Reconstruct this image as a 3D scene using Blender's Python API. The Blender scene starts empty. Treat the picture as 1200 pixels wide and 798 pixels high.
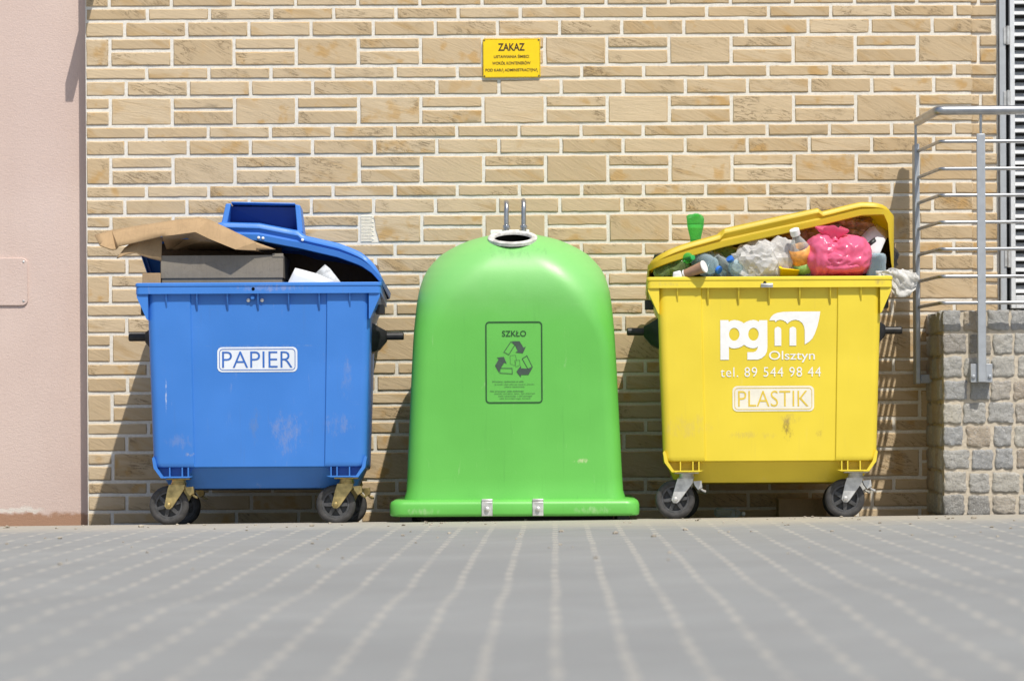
import bpy, bmesh, math, random
from mathutils import Vector, Matrix, noise
random.seed(7)
sc = bpy.context.scene
C = sc.collection
# ------------------------------------------------------------------ camera
F, CX, CY, ROLL, H = 3728.0, 650.0, 494.0, 0.0052, 0.498      # focal length in px of a 1200 px wide frame
YF, YW = 16.0, 17.1                                            # distance of the bins' fronts and of the brick wall
cam = bpy.data.cameras.new('camera'); cam_o = bpy.data.objects.new('camera', cam); C.objects.link(cam_o)
cam.sensor_width = 36; cam.sensor_fit = 'HORIZONTAL'
cam.lens = F / 1200 * 36
cam.shift_x = -(CX - 600) / 1200; cam.shift_y = (CY - 399) / 1200
cam_o.location = (0, 0, H); cam_o.rotation_euler = (math.pi / 2, ROLL, 0)
cam.clip_start = 0.1; cam.clip_end = 500
cam.dof.use_dof = True; cam.dof.focus_distance = 16.2; cam.dof.aperture_fstop = 2.7
sc.camera = cam_o
# ------------------------------------------------------------------ world, sun, exposure
SUN = Vector((0.45, -1.0, 1.75))
w = bpy.data.worlds.new('World'); sc.world = w; w.use_nodes = True
nt = w.node_tree; nt.nodes.clear()
sky = nt.nodes.new('ShaderNodeTexSky'); sky.sky_type = 'NISHITA'; sky.sun_disc = False
sky.sun_elevation = math.atan2(SUN.z, math.hypot(SUN.x, SUN.y)); sky.sun_rotation = math.atan2(SUN.x, SUN.y)
sky.dust_density = 2.0
bg = nt.nodes.new('ShaderNodeBackground'); bg.inputs[1].default_value = 0.115
ow = nt.nodes.new('ShaderNodeOutputWorld')
nt.links.new(sky.outputs[0], bg.inputs[0]); nt.links.new(bg.outputs[0], ow.inputs[0])
sl = bpy.data.lights.new('sun', 'SUN'); sl.energy = 4.35; sl.angle = math.radians(0.53); sl.color = (1.0, 0.95, 0.86)
so = bpy.data.objects.new('sun', sl); C.objects.link(so); so.location = (4, -4, 12)
so.rotation_euler = (-SUN).to_track_quat('-Z', 'Y').to_euler()
sc.view_settings.view_transform = 'Standard'; sc.view_settings.look = 'None'
sc.view_settings.exposure = 0.08; sc.view_settings.gamma = 1; sc.view_settings.use_curve_mapping = False
sc.cycles.max_bounces = 10; sc.cycles.transparent_max_bounces = 24

def P(px, py, Y):
    """photograph pixel at a distance -> world point"""
    dx, dy = px - CX, py - CY
    return Vector(((dx - ROLL * dy) / F * Y, Y, H - (dy + ROLL * dx) / F * Y))
def sst(a, b, x):
    t = max(0.0, min(1.0, (x - a) / (b - a))); return t * t * (3 - 2 * t)
def lerp(a, b, t): return a + (b - a) * t
def interp(tab, x):
    if x <= tab[0][0]: return tab[0][1]
    for (a, va), (b, vb) in zip(tab, tab[1:]):
        if x <= b: return lerp(va, vb, (x - a) / (b - a))
    return tab[-1][1]

# ------------------------------------------------------------------ materials
class NT:
    def __init__(s, name):
        s.m = bpy.data.materials.new(name); s.m.use_nodes = True; s.t = s.m.node_tree; s.t.nodes.clear()
        s.out = s.n('ShaderNodeOutputMaterial')
    def n(s, t, **k):
        o = s.t.nodes.new(t)
        for a, v in k.items(): setattr(o, a, v)
        return o
    def l(s, a, b): s.t.links.new(a, b)
    def sock(s, v, inp):
        if isinstance(v, bpy.types.NodeSocket): s.l(v, inp)
        else: inp.default_value = v
    def math(s, op, a, b=0.0, c=None, clamp=False):
        o = s.n('ShaderNodeMath', operation=op, use_clamp=clamp); s.sock(a, o.inputs[0]); s.sock(b, o.inputs[1])
        if c is not None: s.sock(c, o.inputs[2])
        return o.outputs[0]
    def mix(s, f, a, b, blend='MIX'):
        o = s.n('ShaderNodeMix', data_type='RGBA', blend_type=blend, clamp_factor=True)
        s.sock(f, o.inputs[0])
        s.sock(a if isinstance(a, bpy.types.NodeSocket) else (*a, 1), o.inputs[6])
        s.sock(b if isinstance(b, bpy.types.NodeSocket) else (*b, 1), o.inputs[7]); return o.outputs[2]
    def obj(s): return s.n('ShaderNodeTexCoord').outputs['Object']
    def rnd(s): return s.n('ShaderNodeNewGeometry').outputs['Random Per Island']
    def mapping(s, v, scale=(1, 1, 1), rot=(0, 0, 0), loc=(0, 0, 0)):
        o = s.n('ShaderNodeMapping'); s.l(v, o.inputs[0]); o.inputs[1].default_value = loc; o.inputs[2].default_value = rot; o.inputs[3].default_value = scale
        return o.outputs[0]
    def noise(s, v, scale, detail=4, rough=.55, dist=0.0):
        o = s.n('ShaderNodeTexNoise'); s.l(v, o.inputs['Vector']); o.inputs['Scale'].default_value = scale
        o.inputs['Detail'].default_value = detail; o.inputs['Roughness'].default_value = rough; o.inputs['Distortion'].default_value = dist
        return o.outputs[0]
    def ramp(s, f, a, b, va=0.0, vb=1.0):
        o = s.n('ShaderNodeMapRange', interpolation_type='SMOOTHSTEP'); s.sock(f, o.inputs[0])
        for i, v in enumerate((a, b, va, vb)): o.inputs[i + 1].default_value = v
        return o.outputs[0]
    def bump(s, h, strength=.3, dist=.01):
        o = s.n('ShaderNodeBump'); s.l(h, o.inputs['Height']); o.inputs['Strength'].default_value = strength; o.inputs['Distance'].default_value = dist
        return o.outputs[0]
    def principled(s, col, rough=.5, normal=None, metal=0.0, spec=.5, **k):
        p = s.n('ShaderNodeBsdfPrincipled')
        s.sock(col if isinstance(col, bpy.types.NodeSocket) else (*col, 1), p.inputs['Base Color'])
        s.sock(rough, p.inputs['Roughness']); p.inputs['Metallic'].default_value = metal
        p.inputs['Specular IOR Level'].default_value = spec
        if normal: s.l(normal, p.inputs['Normal'])
        for a, v in k.items(): p.inputs[a].default_value = v
        return p.outputs[0]
    def done(s, sh): s.l(sh, s.out.inputs[0]); return s.m

def m_plain(name, col, rough=.5, metal=0.0, var=.12, bump=0.0, scale=30, spec=.5):
    t = NT(name); o = t.obj(); n = t.noise(o, scale, 5)
    c = t.mix(t.ramp(n, .3, .7), tuple(x * (1 - var) for x in col), tuple(min(1, x * (1 + var)) for x in col))
    return t.done(t.principled(c, rough, t.bump(n, bump, .004) if bump else None, metal, spec))

def m_plastic(name, col, dirt=(.25, .22, .18), scuff=(.5, .5, .5), rough=.42, translucent=0.0, dirt_amt=.5, fade=None, stain=None, spec=.45):
    """moulded bin plastic: slight fading, dull patches, vertical scuffs, drips and grime"""
    t = NT(name); o = t.obj()
    big = t.noise(o, 1.7, 3); mid = t.noise(o, 9, 6, .65); fine = t.noise(o, 160, 3)
    c = t.mix(t.ramp(big, .3, .75), tuple(x * .93 for x in col), tuple(min(1, x * 1.05 + .008) for x in col))
    sc_ = t.noise(t.mapping(o, (26, 8, 5)), 1.0, 7, .7, .6)
    zone = t.ramp(t.noise(o, 3.1, 2), .46, .66)
    m1 = t.math('MULTIPLY', t.ramp(sc_, .60, .72), zone)
    c = t.mix(t.math('MULTIPLY', m1, .45 * dirt_amt), c, scuff)
    dr = t.noise(t.mapping(o, (55, 55, 1.6)), 1.0, 4, .6)
    c = t.mix(t.math('MULTIPLY', t.ramp(dr, .58, .8), .22 * dirt_amt), c, dirt)
    sp = t.ramp(t.noise(o, 42, 5, .7), .69, .8)
    c = t.mix(t.math('MULTIPLY', sp, .5 * dirt_amt), c, dirt)
    hair = t.noise(t.mapping(o, (6, 6, 170), (0, .5, .2)), 1.0, 3, .6)
    c = t.mix(t.math('MULTIPLY', t.math('MULTIPLY', t.ramp(hair, .66, .74), t.ramp(mid, .5, .65)), .25 * dirt_amt), c, scuff)
    xyz = t.n('ShaderNodeSeparateXYZ'); t.l(o, xyz.inputs[0])
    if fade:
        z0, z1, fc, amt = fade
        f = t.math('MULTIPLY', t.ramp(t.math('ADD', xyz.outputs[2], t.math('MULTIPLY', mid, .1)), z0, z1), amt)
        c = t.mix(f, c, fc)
    if stain:
        for (sx, sz, rx, rz, col2, amt) in stain:
            dx = t.math('DIVIDE', t.math('SUBTRACT', xyz.outputs[0], sx), rx); dz = t.math('DIVIDE', t.math('SUBTRACT', xyz.outputs[2], sz), rz)
            d = t.math('ADD', t.math('MULTIPLY', dx, dx), t.math('MULTIPLY', dz, dz))
            d = t.math('ADD', d, t.math('MULTIPLY', t.math('SUBTRACT', t.noise(t.mapping(o, (34, 20, 15)), 1.0, 8, .8), .5), 9.0))
            c = t.mix(t.math('MULTIPLY', t.ramp(d, .9, -.9), amt * .8), c, col2)
    rg = t.math('ADD', rough - .08, t.math('MULTIPLY', mid, .18))
    h = t.math('ADD', t.math('MULTIPLY', fine, .25), t.math('MULTIPLY', big, 1.0))
    sh = t.principled(c, rg, t.bump(h, .12, .012), spec=spec)
    if translucent:
        tr = t.n('ShaderNodeBsdfTranslucent'); t.l(c, tr.inputs[0])
        mx = t.n('ShaderNodeMixShader'); mx.inputs[0].default_value = translucent; t.l(sh, mx.inputs[1]); t.l(tr.outputs[0], mx.inputs[2]); sh = mx.outputs[0]
    return t.done(sh)

def m_film(name, col, clear=.6, rough=.12, tint=None, stretch=(1, 1, 1), bmp=.25):
    """thin plastic: partly see-through, glossy"""
    t = NT(name); o = t.obj()
    tr = t.n('ShaderNodeBsdfTransparent'); tr.inputs[0].default_value = (*(tint or col), 1)
    n = t.noise(t.mapping(o, stretch), 45, 4)
    p = t.principled(col, rough, t.bump(n, bmp, .01), spec=.6)
    tl = t.n('ShaderNodeBsdfTranslucent'); tl.inputs[0].default_value = (*col, 1)
    m0 = t.n('ShaderNodeMixShader'); m0.inputs[0].default_value = .3; t.l(p, m0.inputs[1]); t.l(tl.outputs[0], m0.inputs[2])
    fr = t.n('ShaderNodeLayerWeight'); fr.inputs[0].default_value = .35
    fac = t.math('SUBTRACT', clear, t.math('MULTIPLY', fr.outputs[1], clear * .8), clamp=True)
    mx = t.n('ShaderNodeMixShader'); t.l(fac, mx.inputs[0]); t.l(m0.outputs[0], mx.inputs[1]); t.l(tr.outputs[0], mx.inputs[2])
    return t.done(mx.outputs[0])

def m_brick():
    t = NT('sandstone_tile'); o = t.obj(); r = t.rnd()
    off = t.n('ShaderNodeCombineXYZ'); t.l(t.math('MULTIPLY', r, 57.0), off.inputs[0]); t.l(t.math('MULTIPLY', r, 91.0), off.inputs[2])
    ad = t.n('ShaderNodeVectorMath', operation='ADD'); t.l(o, ad.inputs[0]); t.l(off.outputs[0], ad.inputs[1])
    rot = t.n('ShaderNodeVectorRotate', rotation_type='Y_AXIS'); t.l(ad.outputs[0], rot.inputs[0])
    t.l(t.math('SUBTRACT', t.math('MULTIPLY', r, .5), .62), rot.inputs['Angle'])
    v = rot.outputs[0]
    vein = t.noise(t.mapping(v, (7, 7, 46)), 1.0, 5, .6, 1.1)
    band = t.noise(t.mapping(v, (3.0, 3.0, 17)), 1.0, 3, .5, .5)
    fine = t.noise(t.mapping(v, (60, 60, 240)), 1.0, 4, .7)
    where = t.noise(v, 6.0, 2)
    c = t.mix(r, (.50, .38, .235), (.61, .485, .325))
    r3 = t.math('FRACT', t.math('MULTIPLY', r, 41.7)); r4 = t.math('FRACT', t.math('MULTIPLY', r, 73.1))
    r2 = t.math('FRACT', t.math('MULTIPLY', r, 17.3))
    c = t.mix(t.ramp(r2, .55, 1.0, 0, .5), c, (.52, .375, .21))
    c = t.mix(t.math('MULTIPLY', t.ramp(band, .50, .70), t.ramp(r4, .0, 1.0, .2, .85)), c, (.46, .31, .15))
    c = t.mix(t.math('MULTIPLY', t.ramp(t.noise(v, 9, 3), .54, .68, 0, .75), t.ramp(r2, .25, .7)), c, (.50, .30, .105))
    crack = t.math('MULTIPLY', t.ramp(t.math('ABSOLUTE', t.math('SUBTRACT', vein, .5)), .035, .0), t.math('MULTIPLY', t.ramp(where, .46, .6), t.ramp(r3, .15, .8, .1, 1.0)))
    c = t.mix(t.math('MULTIPLY', crack, .75), c, (.17, .115, .065))
    dk = t.math('MULTIPLY', t.ramp(vein, .60, .72), t.math('MULTIPLY', t.ramp(where, .52, .66), t.ramp(r4, .35, .9)))
    c = t.mix(t.math('MULTIPLY', dk, .8), c, (.20, .145, .09))
    c = t.mix(t.ramp(fine, .35, .7, 0, .22), c, (.44, .32, .185))
    h = t.math('ADD', t.math('MULTIPLY', vein, .8), t.math('ADD', t.math('MULTIPLY', fine, .25), t.math('MULTIPLY', crack, -.5)))
    return t.done(t.principled(c, .85, t.bump(h, .55, .006), spec=.2))

def m_mortar():
    t = NT('pale_mortar'); o = t.obj(); n = t.noise(o, 90, 5, .7); b = t.noise(o, 2.5, 3)
    c = t.mix(t.ramp(n, .3, .7), (.66, .625, .555), (.79, .755, .685)); c = t.mix(t.ramp(b, .45, .75, 0, .3), c, (.64, .58, .48))
    return t.done(t.principled(c, .9, t.bump(n, .4, .004), spec=.2))

def m_plaster():
    t = NT('pink_plaster'); o = t.obj()
    n = t.noise(o, 130, 6, .75); b = t.noise(o, 1.3, 4); gr = t.noise(t.mapping(o, (40, 40, 90)), 1.0, 5, .7)
    c = t.mix(t.ramp(b, .3, .7), (.60, .468, .415), (.65, .52, .465))
    c = t.mix(t.ramp(gr, .55, .8, 0, .16), c, (.50, .37, .32))
    st = t.noise(t.mapping(o, (6, 6, .7)), 1.0, 5, .6); c = t.mix(t.ramp(st, .52, .75, 0, .2), c, (.55, .42, .36))
    xyz = t.n('ShaderNodeSeparateXYZ'); t.l(o, xyz.inputs[0])
    low = t.ramp(t.math('ADD', xyz.outputs[2], t.math('MULTIPLY', t.noise(o, 16, 5, .7), .09)), .075, .045)
    c = t.mix(low, c, (.40, .24, .16))
    pl = t.math('MULTIPLY', t.ramp(t.math('ABSOLUTE', t.math('SUBTRACT', t.math('ADD', xyz.outputs[2], t.math('MULTIPLY', t.noise(o, 9, 4, .7), .10)), .083)), .018, .006), t.ramp(xyz.outputs[0], -2.75, -2.82))
    c = t.mix(t.math('MULTIPLY', pl, .8), c, (.72, .68, .62))
    h = t.math('ADD', n, t.math('MULTIPLY', gr, .7))
    return t.done(t.principled(c, .9, t.bump(h, .4, .006), spec=.15))

def m_pavement():
    t = NT('concrete_pavers'); o = t.obj()
    w1 = t.n('ShaderNodeTexNoise'); t.l(o, w1.inputs['Vector']); w1.inputs['Scale'].default_value = .9; w1.inputs['Detail'].default_value = 2
    sub = t.n('ShaderNodeVectorMath', operation='SUBTRACT'); t.l(w1.outputs[1], sub.inputs[0]); sub.inputs[1].default_value = (.5, .5, .5)
    scl = t.n('ShaderNodeVectorMath', operation='SCALE'); t.l(sub.outputs[0], scl.inputs[0]); scl.inputs['Scale'].default_value = .022
    ad = t.n('ShaderNodeVectorMath', operation='ADD'); t.l(o, ad.inputs[0]); t.l(scl.outputs[0], ad.inputs[1])
    xyz = t.n('ShaderNodeSeparateXYZ'); t.l(ad.outputs[0], xyz.inputs[0])
    W, L = .150, .2828
    u = t.math('DIVIDE', xyz.outputs[0], W); k = t.math('FLOOR', t.math('ADD', u, .5)); du = t.math('ABSOLUTE', t.math('SUBTRACT', u, k))
    v = t.math('ADD', t.math('DIVIDE', xyz.outputs[1], L), t.math('MULTIPLY', k, .5)); kv = t.math('FLOOR', v)
    dv = t.math('ABSOLUTE', t.math('SUBTRACT', t.math('SUBTRACT', v, kv), .5))
    cell = t.n('ShaderNodeCombineXYZ'); t.l(k, cell.inputs[0]); t.l(kv, cell.inputs[1])
    wn = t.n('ShaderNodeTexWhiteNoise', noise_dimensions='2D'); t.l(cell.outputs[0], wn.inputs['Vector']); rn = wn.outputs[0]
    en = t.noise(o, 60, 4, .7)
    e = t.math('ADD', du, t.math('MULTIPLY', t.math('SUBTRACT', en, .5), .06))
    dash = t.math('MULTIPLY', t.ramp(e, .098, .058), t.ramp(dv, .34, .22))
    dash = t.math('MULTIPLY', dash, t.ramp(rn, .0, .5, .45, 1.0))
    # thin 45 degree joints between the blocks
    rot = t.mapping(ad.outputs[0], (1, 1, 1), (0, 0, math.radians(45)))
    r2 = t.n('ShaderNodeSeparateXYZ'); t.l(rot, r2.inputs[0])
    ja = t.math('ABSOLUTE', t.math('SUBTRACT', t.math('FRACT', t.math('DIVIDE', r2.outputs[0], .1)), .5))
    jb = t.math('ABSOLUTE', t.math('SUBTRACT', t.math('FRACT', t.math('DIVIDE', r2.outputs[1], .2)), .5))
    joint = t.math('MAXIMUM', t.ramp(ja, .46, .49), t.ramp(jb, .478, .496))
    big = t.noise(o, .8, 4, .6); fine = t.noise(o, 240, 4, .7); med = t.noise(o, 13, 4, .6)
    c = t.mix(t.ramp(big, .3, .7), (.244, .250, .247), (.284, .290, .285))
    pv = t.n('ShaderNodeTexWhiteNoise', noise_dimensions='2D')
    pc = t.n('ShaderNodeCombineXYZ'); t.l(t.math('FLOOR', t.math('DIVIDE', r2.outputs[0], .1)), pc.inputs[0]); t.l(t.math('FLOOR', t.math('DIVIDE', r2.outputs[1], .2)), pc.inputs[1]); t.l(pc.outputs[0], pv.inputs['Vector'])
    c = t.mix(t.math('MULTIPLY', pv.outputs[0], .42), c, (.225, .225, .222))
    c = t.mix(t.ramp(med, .5, .75, 0, .22), c, (.255, .25, .235))
    c = t.mix(t.ramp(fine, .35, .75, 0, .3), c, (.22, .217, .205))
    c = t.mix(t.math('MULTIPLY', joint, .4), c, (.20, .197, .187))
    c = t.mix(t.math('MULTIPLY', dash, .6), c, (.44, .41, .355))
    # sandy dust gathered in front of the bins
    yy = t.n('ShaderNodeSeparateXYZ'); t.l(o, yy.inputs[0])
    sand = t.ramp(t.math('ADD', yy.outputs[1], t.math('MULTIPLY', t.math('SUBTRACT', t.noise(o, 2.2, 5, .6), .5), 1.0)), 14.6, 15.8)
    c = t.mix(t.math('MULTIPLY', sand, t.ramp(t.noise(o, 30, 5, .7), .25, .6, .5, .95)), c, (.375, .345, .29))
    c = t.mix(t.ramp(yy.outputs[1], 16.18, 16.3, 0, .85), c, (.075, .062, .045))  # ground under and behind the bins coloured darker to deepen their shade
    spk = t.ramp(t.noise(o, 55, 3, .6), .70, .74); c = t.mix(t.math('MULTIPLY', spk, .6), c, (.15, .135, .115))
    h = t.math('ADD', t.math('MULTIPLY', fine, .5), t.math('ADD', t.math('MULTIPLY', joint, -1.0), t.math('MULTIPLY', med, .6)))
    return t.done(t.principled(c, .85, t.bump(h, .35, .006), spec=.25))

def m_granite():
    t = NT('granite_sett'); o = t.obj(); r = t.rnd()
    n = t.noise(o, 75, 6, .85); b = t.noise(o, 14, 5, .7); sp = t.noise(o, 150, 3, .7)
    c = t.mix(r, (.40, .41, .42), (.58, .55, .48))
    r2 = t.math('FRACT', t.math('MULTIPLY', r, 13.7))
    c = t.mix(t.ramp(r2, .66, .9, 0, .6), c, (.50, .38, .25))
    c = t.mix(t.ramp(t.math('FRACT', t.math('MULTIPLY', r, 29.1)), .86, .96, 0, .5), c, (.19, .18, .17))
    c = t.mix(t.ramp(n, .46, .66, 0, .5), c, (.17, .17, .175)); c = t.mix(t.ramp(sp, .54, .66, 0, .75), c, (.66, .65, .62))
    c = t.mix(t.ramp(b, .55, .75, 0, .35), c, (.30, .26, .20))
    return t.done(t.principled(c, .8, t.bump(t.math('ADD', n, t.math('MULTIPLY', b, 1.8)), 1.0, .014), spec=.3))

def m_card(name, col, ridge=True):
    t = NT(name); o = t.obj(); n = t.noise(t.mapping(o, (120, 14, 14)), 1.0, 5, .6); b = t.noise(o, 5, 4)
    c = t.mix(t.ramp(b, .3, .7), tuple(x * .88 for x in col), tuple(x * 1.06 for x in col)); c = t.mix(t.ramp(n, .4, .7, 0, .18), c, tuple(x * .7 for x in col))
    cr = t.ramp(t.math('ABSOLUTE', t.math('SUBTRACT', t.noise(o, 9, 3, .5, .8), .5)), .02, .0); c = t.mix(t.math('MULTIPLY', cr, .25), c, tuple(x * .6 for x in col))
    return t.done(t.principled(c, .85, t.bump(t.math('ADD', n, t.math('MULTIPLY', b, 3.0)), .3, .006), spec=.2))

def m_galv():
    t = NT('brushed_steel'); o = t.obj(); n = t.noise(t.mapping(o, (4, 200, 200)), 1.0, 3); b = t.noise(o, 14, 4)
    c = t.mix(t.ramp(b, .3, .7), (.36, .37, .39), (.48, .49, .50))
    return t.done(t.principled(c, t.math('ADD', .22, t.math('MULTIPLY', n, .2)), t.bump(n, .08, .002), metal=.9))

M = {}
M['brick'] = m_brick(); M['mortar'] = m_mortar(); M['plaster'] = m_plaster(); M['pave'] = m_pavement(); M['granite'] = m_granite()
M['gmortar'] = m_plain('sand_cement', (.50, .44, .35), .95, bump=.8, scale=60)
M['blue'] = m_plastic('blue_bin_plastic', (.042, .195, .60), dirt=(.10, .14, .24), scuff=(.34, .36, .48), dirt_amt=.7,
    stain=[(-.469, .66, .004, .10, (.55, .6, .7), 1.0), (.02, .9, .3, .004, (.2, .3, .5), .5), (.14, .46, .10, .12, (.26, .29, .44), .5), (.40, .50, .09, .06, (.26, .29, .44), .4), (-.40, .42, .07, .04, (.22, .27, .46), .4), (-.35, .355, .03, .012, (.5, .42, .3), .8), (-.02, .50, .03, .09, (.12, .20, .40), .6), (.44, .74, .03, .1, (.22, .27, .44), .35), (.05, 1.19, .2, .02, (.4, .36, .42), .4)])
M['navy'] = m_plastic('dark_blue_plastic', (.014, .042, .22), dirt=(.05, .06, .1), dirt_amt=.3)
M['yellow'] = m_plastic('yellow_bin_plastic', (.76, .595, .040), dirt=(.42, .31, .10), scuff=(.72, .58, .22), dirt_amt=.6,
    stain=[(.085, .44, .03, .055, (.16, .10, .04), 1.0), (.10, .50, .05, .03, (.42, .31, .10), .6), (.245, .43, .025, .02, (.3, .2, .08), .6), (-.10, .42, .14, .02, (.5, .38, .12), .5), (-.42, .47, .12, .06, (.6, .46, .14), .5), (.55, 1.19, .03, .02, (.35, .25, .1), .7), (-.50, 1.18, .12, .012, (.5, .38, .12), .5)])
M['yellow_lid'] = m_plastic('yellow_lid_plastic', (.78, .60, .040), dirt=(.42, .31, .10), scuff=(.7, .6, .3), dirt_amt=.4, translucent=.35)
M['blue_lid'] = m_plastic('blue_lid_plastic', (.050, .215, .66), dirt=(.10, .14, .24), scuff=(.4, .45, .6), dirt_amt=.4, translucent=.06)
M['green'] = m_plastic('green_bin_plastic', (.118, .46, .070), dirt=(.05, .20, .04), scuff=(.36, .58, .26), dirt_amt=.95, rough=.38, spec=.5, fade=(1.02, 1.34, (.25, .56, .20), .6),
    stain=[(.34, .30, .05, .012, (.62, .62, .38), .8), (0, 1.36, .18, .06, (.09, .20, .08), .35), (.40, .055, .1, .02, (.45, .6, .35), .5), (-.46, .05, .08, .02, (.45, .6, .35), .5)])
M['rubber'] = m_plain('black_rubber', (.045, .043, .042), .75, var=.3, bump=.2)
M['black'] = m_plain('black_plastic', (.016, .016, .017), .45, var=.3)
M['rimgrey'] = m_plain('dark_wheel_rim', (.06, .06, .062), .45, var=.3)
M['zinc_yellow'] = m_plain('yellow_zinc_steel', (.50, .38, .16), .38, .75, var=.3, scale=25, bump=.1)
M['zinc'] = m_plain('zinc_steel', (.58, .575, .56), .42, .55, var=.2, scale=25, bump=.1)
M['steel'] = m_galv()
M['postgrey'] = m_plain('grey_painted_steel', (.40, .425, .455), .45, .35, var=.06)
M['white'] = m_plain('white_print', (.80, .80, .79), .5, var=.03)
M['sticker'] = m_plain('white_sticker', (.70, .74, .80), .45, var=.05, scale=12)
M['ysticker'] = m_plain('cream_sticker', (.78, .74, .62), .5, var=.05, scale=12)
M['blueprint'] = m_plain('blue_print', (.03, .13, .46), .5, var=.1)
M['yprint'] = m_plain('yellow_print', (.72, .52, .05), .5, var=.05)
M['greenprint'] = m_plain('dark_green_print', (.015, .075, .018), .5, var=.1)
M['greyprint'] = m_plain('grey_print', (.045, .075, .055), .5, var=.1)
M['signyellow'] = m_plain('yellow_sign_enamel', (.88, .60, .004), .35, var=.03)
M['signblack'] = m_plain('dark_sign_print', (.05, .025, .01), .5, var=.05)
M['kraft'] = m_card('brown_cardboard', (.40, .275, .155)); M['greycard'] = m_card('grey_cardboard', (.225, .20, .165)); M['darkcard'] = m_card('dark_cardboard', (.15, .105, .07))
M['paper'] = m_plain('white_paper', (.70, .71, .73), .7, var=.06, scale=8); M['greypaper'] = m_plain('printed_paper', (.46, .48, .50), .7, var=.25, scale=45)
M['doorwhite'] = m_plain('white_louvre_paint', (.70, .71, .72), .35, .2, var=.04)
M['doorgrey'] = m_plain('grey_door_frame', (.43, .45, .47), .4, .2, var=.05)
M['dark'] = m_plain('dark_void', (.005, .005, .005), 1, spec=0)
M['pet'] = m_film('clear_plastic', (.72, .80, .82), .82, .06, (.90, .95, .95)); M['petblue'] = m_film('bluish_plastic', (.60, .76, .84), .80, .06, (.80, .92, .97))
M['petgreen'] = m_film('green_plastic', (.14, .62, .18), .78, .08, (.35, .88, .38)); M['petolive'] = m_film('olive_plastic', (.36, .50, .20), .68, .08, (.66, .80, .48))
M['bubble'] = m_film('crinkled_clear_film', (.86, .85, .83), .42, .12, (.95, .94, .92))
M['pink'] = m_film('pink_bag_film', (.94, .20, .37), .20, .2, (.95, .35, .45), (1.3, 1.3, .3), .22)
M['whitebag'] = m_film('white_bag_film', (.84, .83, .80), .42, .5, (.93, .93, .92))
M['blackbag'] = m_plain('black_bag_film', (.015, .017, .022), .3, var=.3, bump=.4, scale=18)
M['brownbag'] = m_plain('brown_wrapper', (.30, .16, .06), .35, var=.5, bump=.4, scale=22)
M['cap_blue'] = m_plain('blue_cap', (.03, .16, .62), .4); M['cap_green'] = m_plain('green_cap', (.03, .42, .10), .4); M['cap_white'] = m_plain('white_cap', (.78, .78, .76), .4)
M['lab_or'] = m_plain('orange_label', (.82, .36, .09), .4, var=.25, scale=40); M['lab_gr'] = m_plain('green_label', (.30, .52, .14), .4, var=.25, scale=60); M['cup'] = m_plain('brown_cup', (.34, .20, .13), .55, var=.15)
M['ringgrey'] = m_plain('worn_white_rim', (.58, .57, .54), .5, var=.3, scale=26)
M['stone'] = m_plain('pebble', (.33, .29, .23), .9, var=.4, scale=50)
M['ridge'] = m_plain('tile_adhesive', (.78, .72, .60), .9, var=.06, bump=.5)

# ------------------------------------------------------------------ mesh helpers
def mesh_obj(name, bm, mats, parent=None, ang=38, bevel=0.0, solid=0.0, subs=0):
    bmesh.ops.recalc_face_normals(bm, faces=bm.faces[:]) if not solid else None
    a = math.radians(ang)
    for f in bm.faces: f.smooth = True
    for e in bm.edges:
        e.smooth = not (len(e.link_faces) == 2 and e.calc_face_angle(0) > a)
    me = bpy.data.meshes.new(name); bm.to_mesh(me); bm.free()
    for m in (mats if isinstance(mats, (list, tuple)) else [mats]): me.materials.append(m)
    o = bpy.data.objects.new(name, me); C.objects.link(o)
    if parent: o.parent = parent
    if solid:
        md = o.modifiers.new('solid', 'SOLIDIFY'); md.thickness = solid; md.offset = 0
    if bevel:
        md = o.modifiers.new('bevel', 'BEVEL'); md.width = bevel; md.segments = 2; md.limit_method = 'ANGLE'; md.angle_limit = math.radians(40); md.harden_normals = False
    if subs:
        md = o.modifiers.new('sub', 'SUBSURF'); md.levels = subs; md.render_levels = subs
    return o
def tag(o, label, cat, group=None, kind=None):
    o['label'] = label; o['category'] = cat
    if group: o['group'] = group
    if kind: o['kind'] = kind
    return o
def empty(name, loc=(0, 0, 0), rot=(0, 0, 0)):
    o = bpy.data.objects.new(name, None); C.objects.link(o); o.location = loc; o.rotation_euler = rot; o.empty_display_size = .2
    return o
def face(bm, vs, mi=0):
    try: f = bm.faces.new(vs)
    except ValueError: return None
    f.material_index = mi; return f
def box(bm, lo, hi, mi=0):
    v = [bm.verts.new((x, y, z)) for z in (lo[2], hi[2]) for y in (lo[1], hi[1]) for x in (lo[0], hi[0])]
    for q in ((0, 2, 3, 1), (4, 5, 7, 6), (0, 1, 5, 4), (2, 6, 7, 3), (0, 4, 6, 2), (1, 3, 7, 5)): face(bm, [v[i] for i in q], mi)
    return v
def loft(bm, rings, cap0=True, cap1=True, close=False, mi=0):
    R = [[bm.verts.new(p) for p in r] for r in rings]; n = len(R[0])
    pairs = list(zip(R, R[1:])) + ([(R[-1], R[0])] if close else [])
    for a, b in pairs:
        for i in range(n): face(bm, [a[i], a[(i + 1) % n], b[(i + 1) % n], b[i]], mi)
    if cap0 and not close: face(bm, R[0][::-1], mi)
    if cap1 and not close: face(bm, R[-1], mi)
    return R
def frame(d):
    d = d.normalized(); u = Vector((0, 0, 1)) if abs(d.z) < .9 else Vector((1, 0, 0)); a = d.cross(u).normalized(); return a, d.cross(a).normalized()
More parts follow.
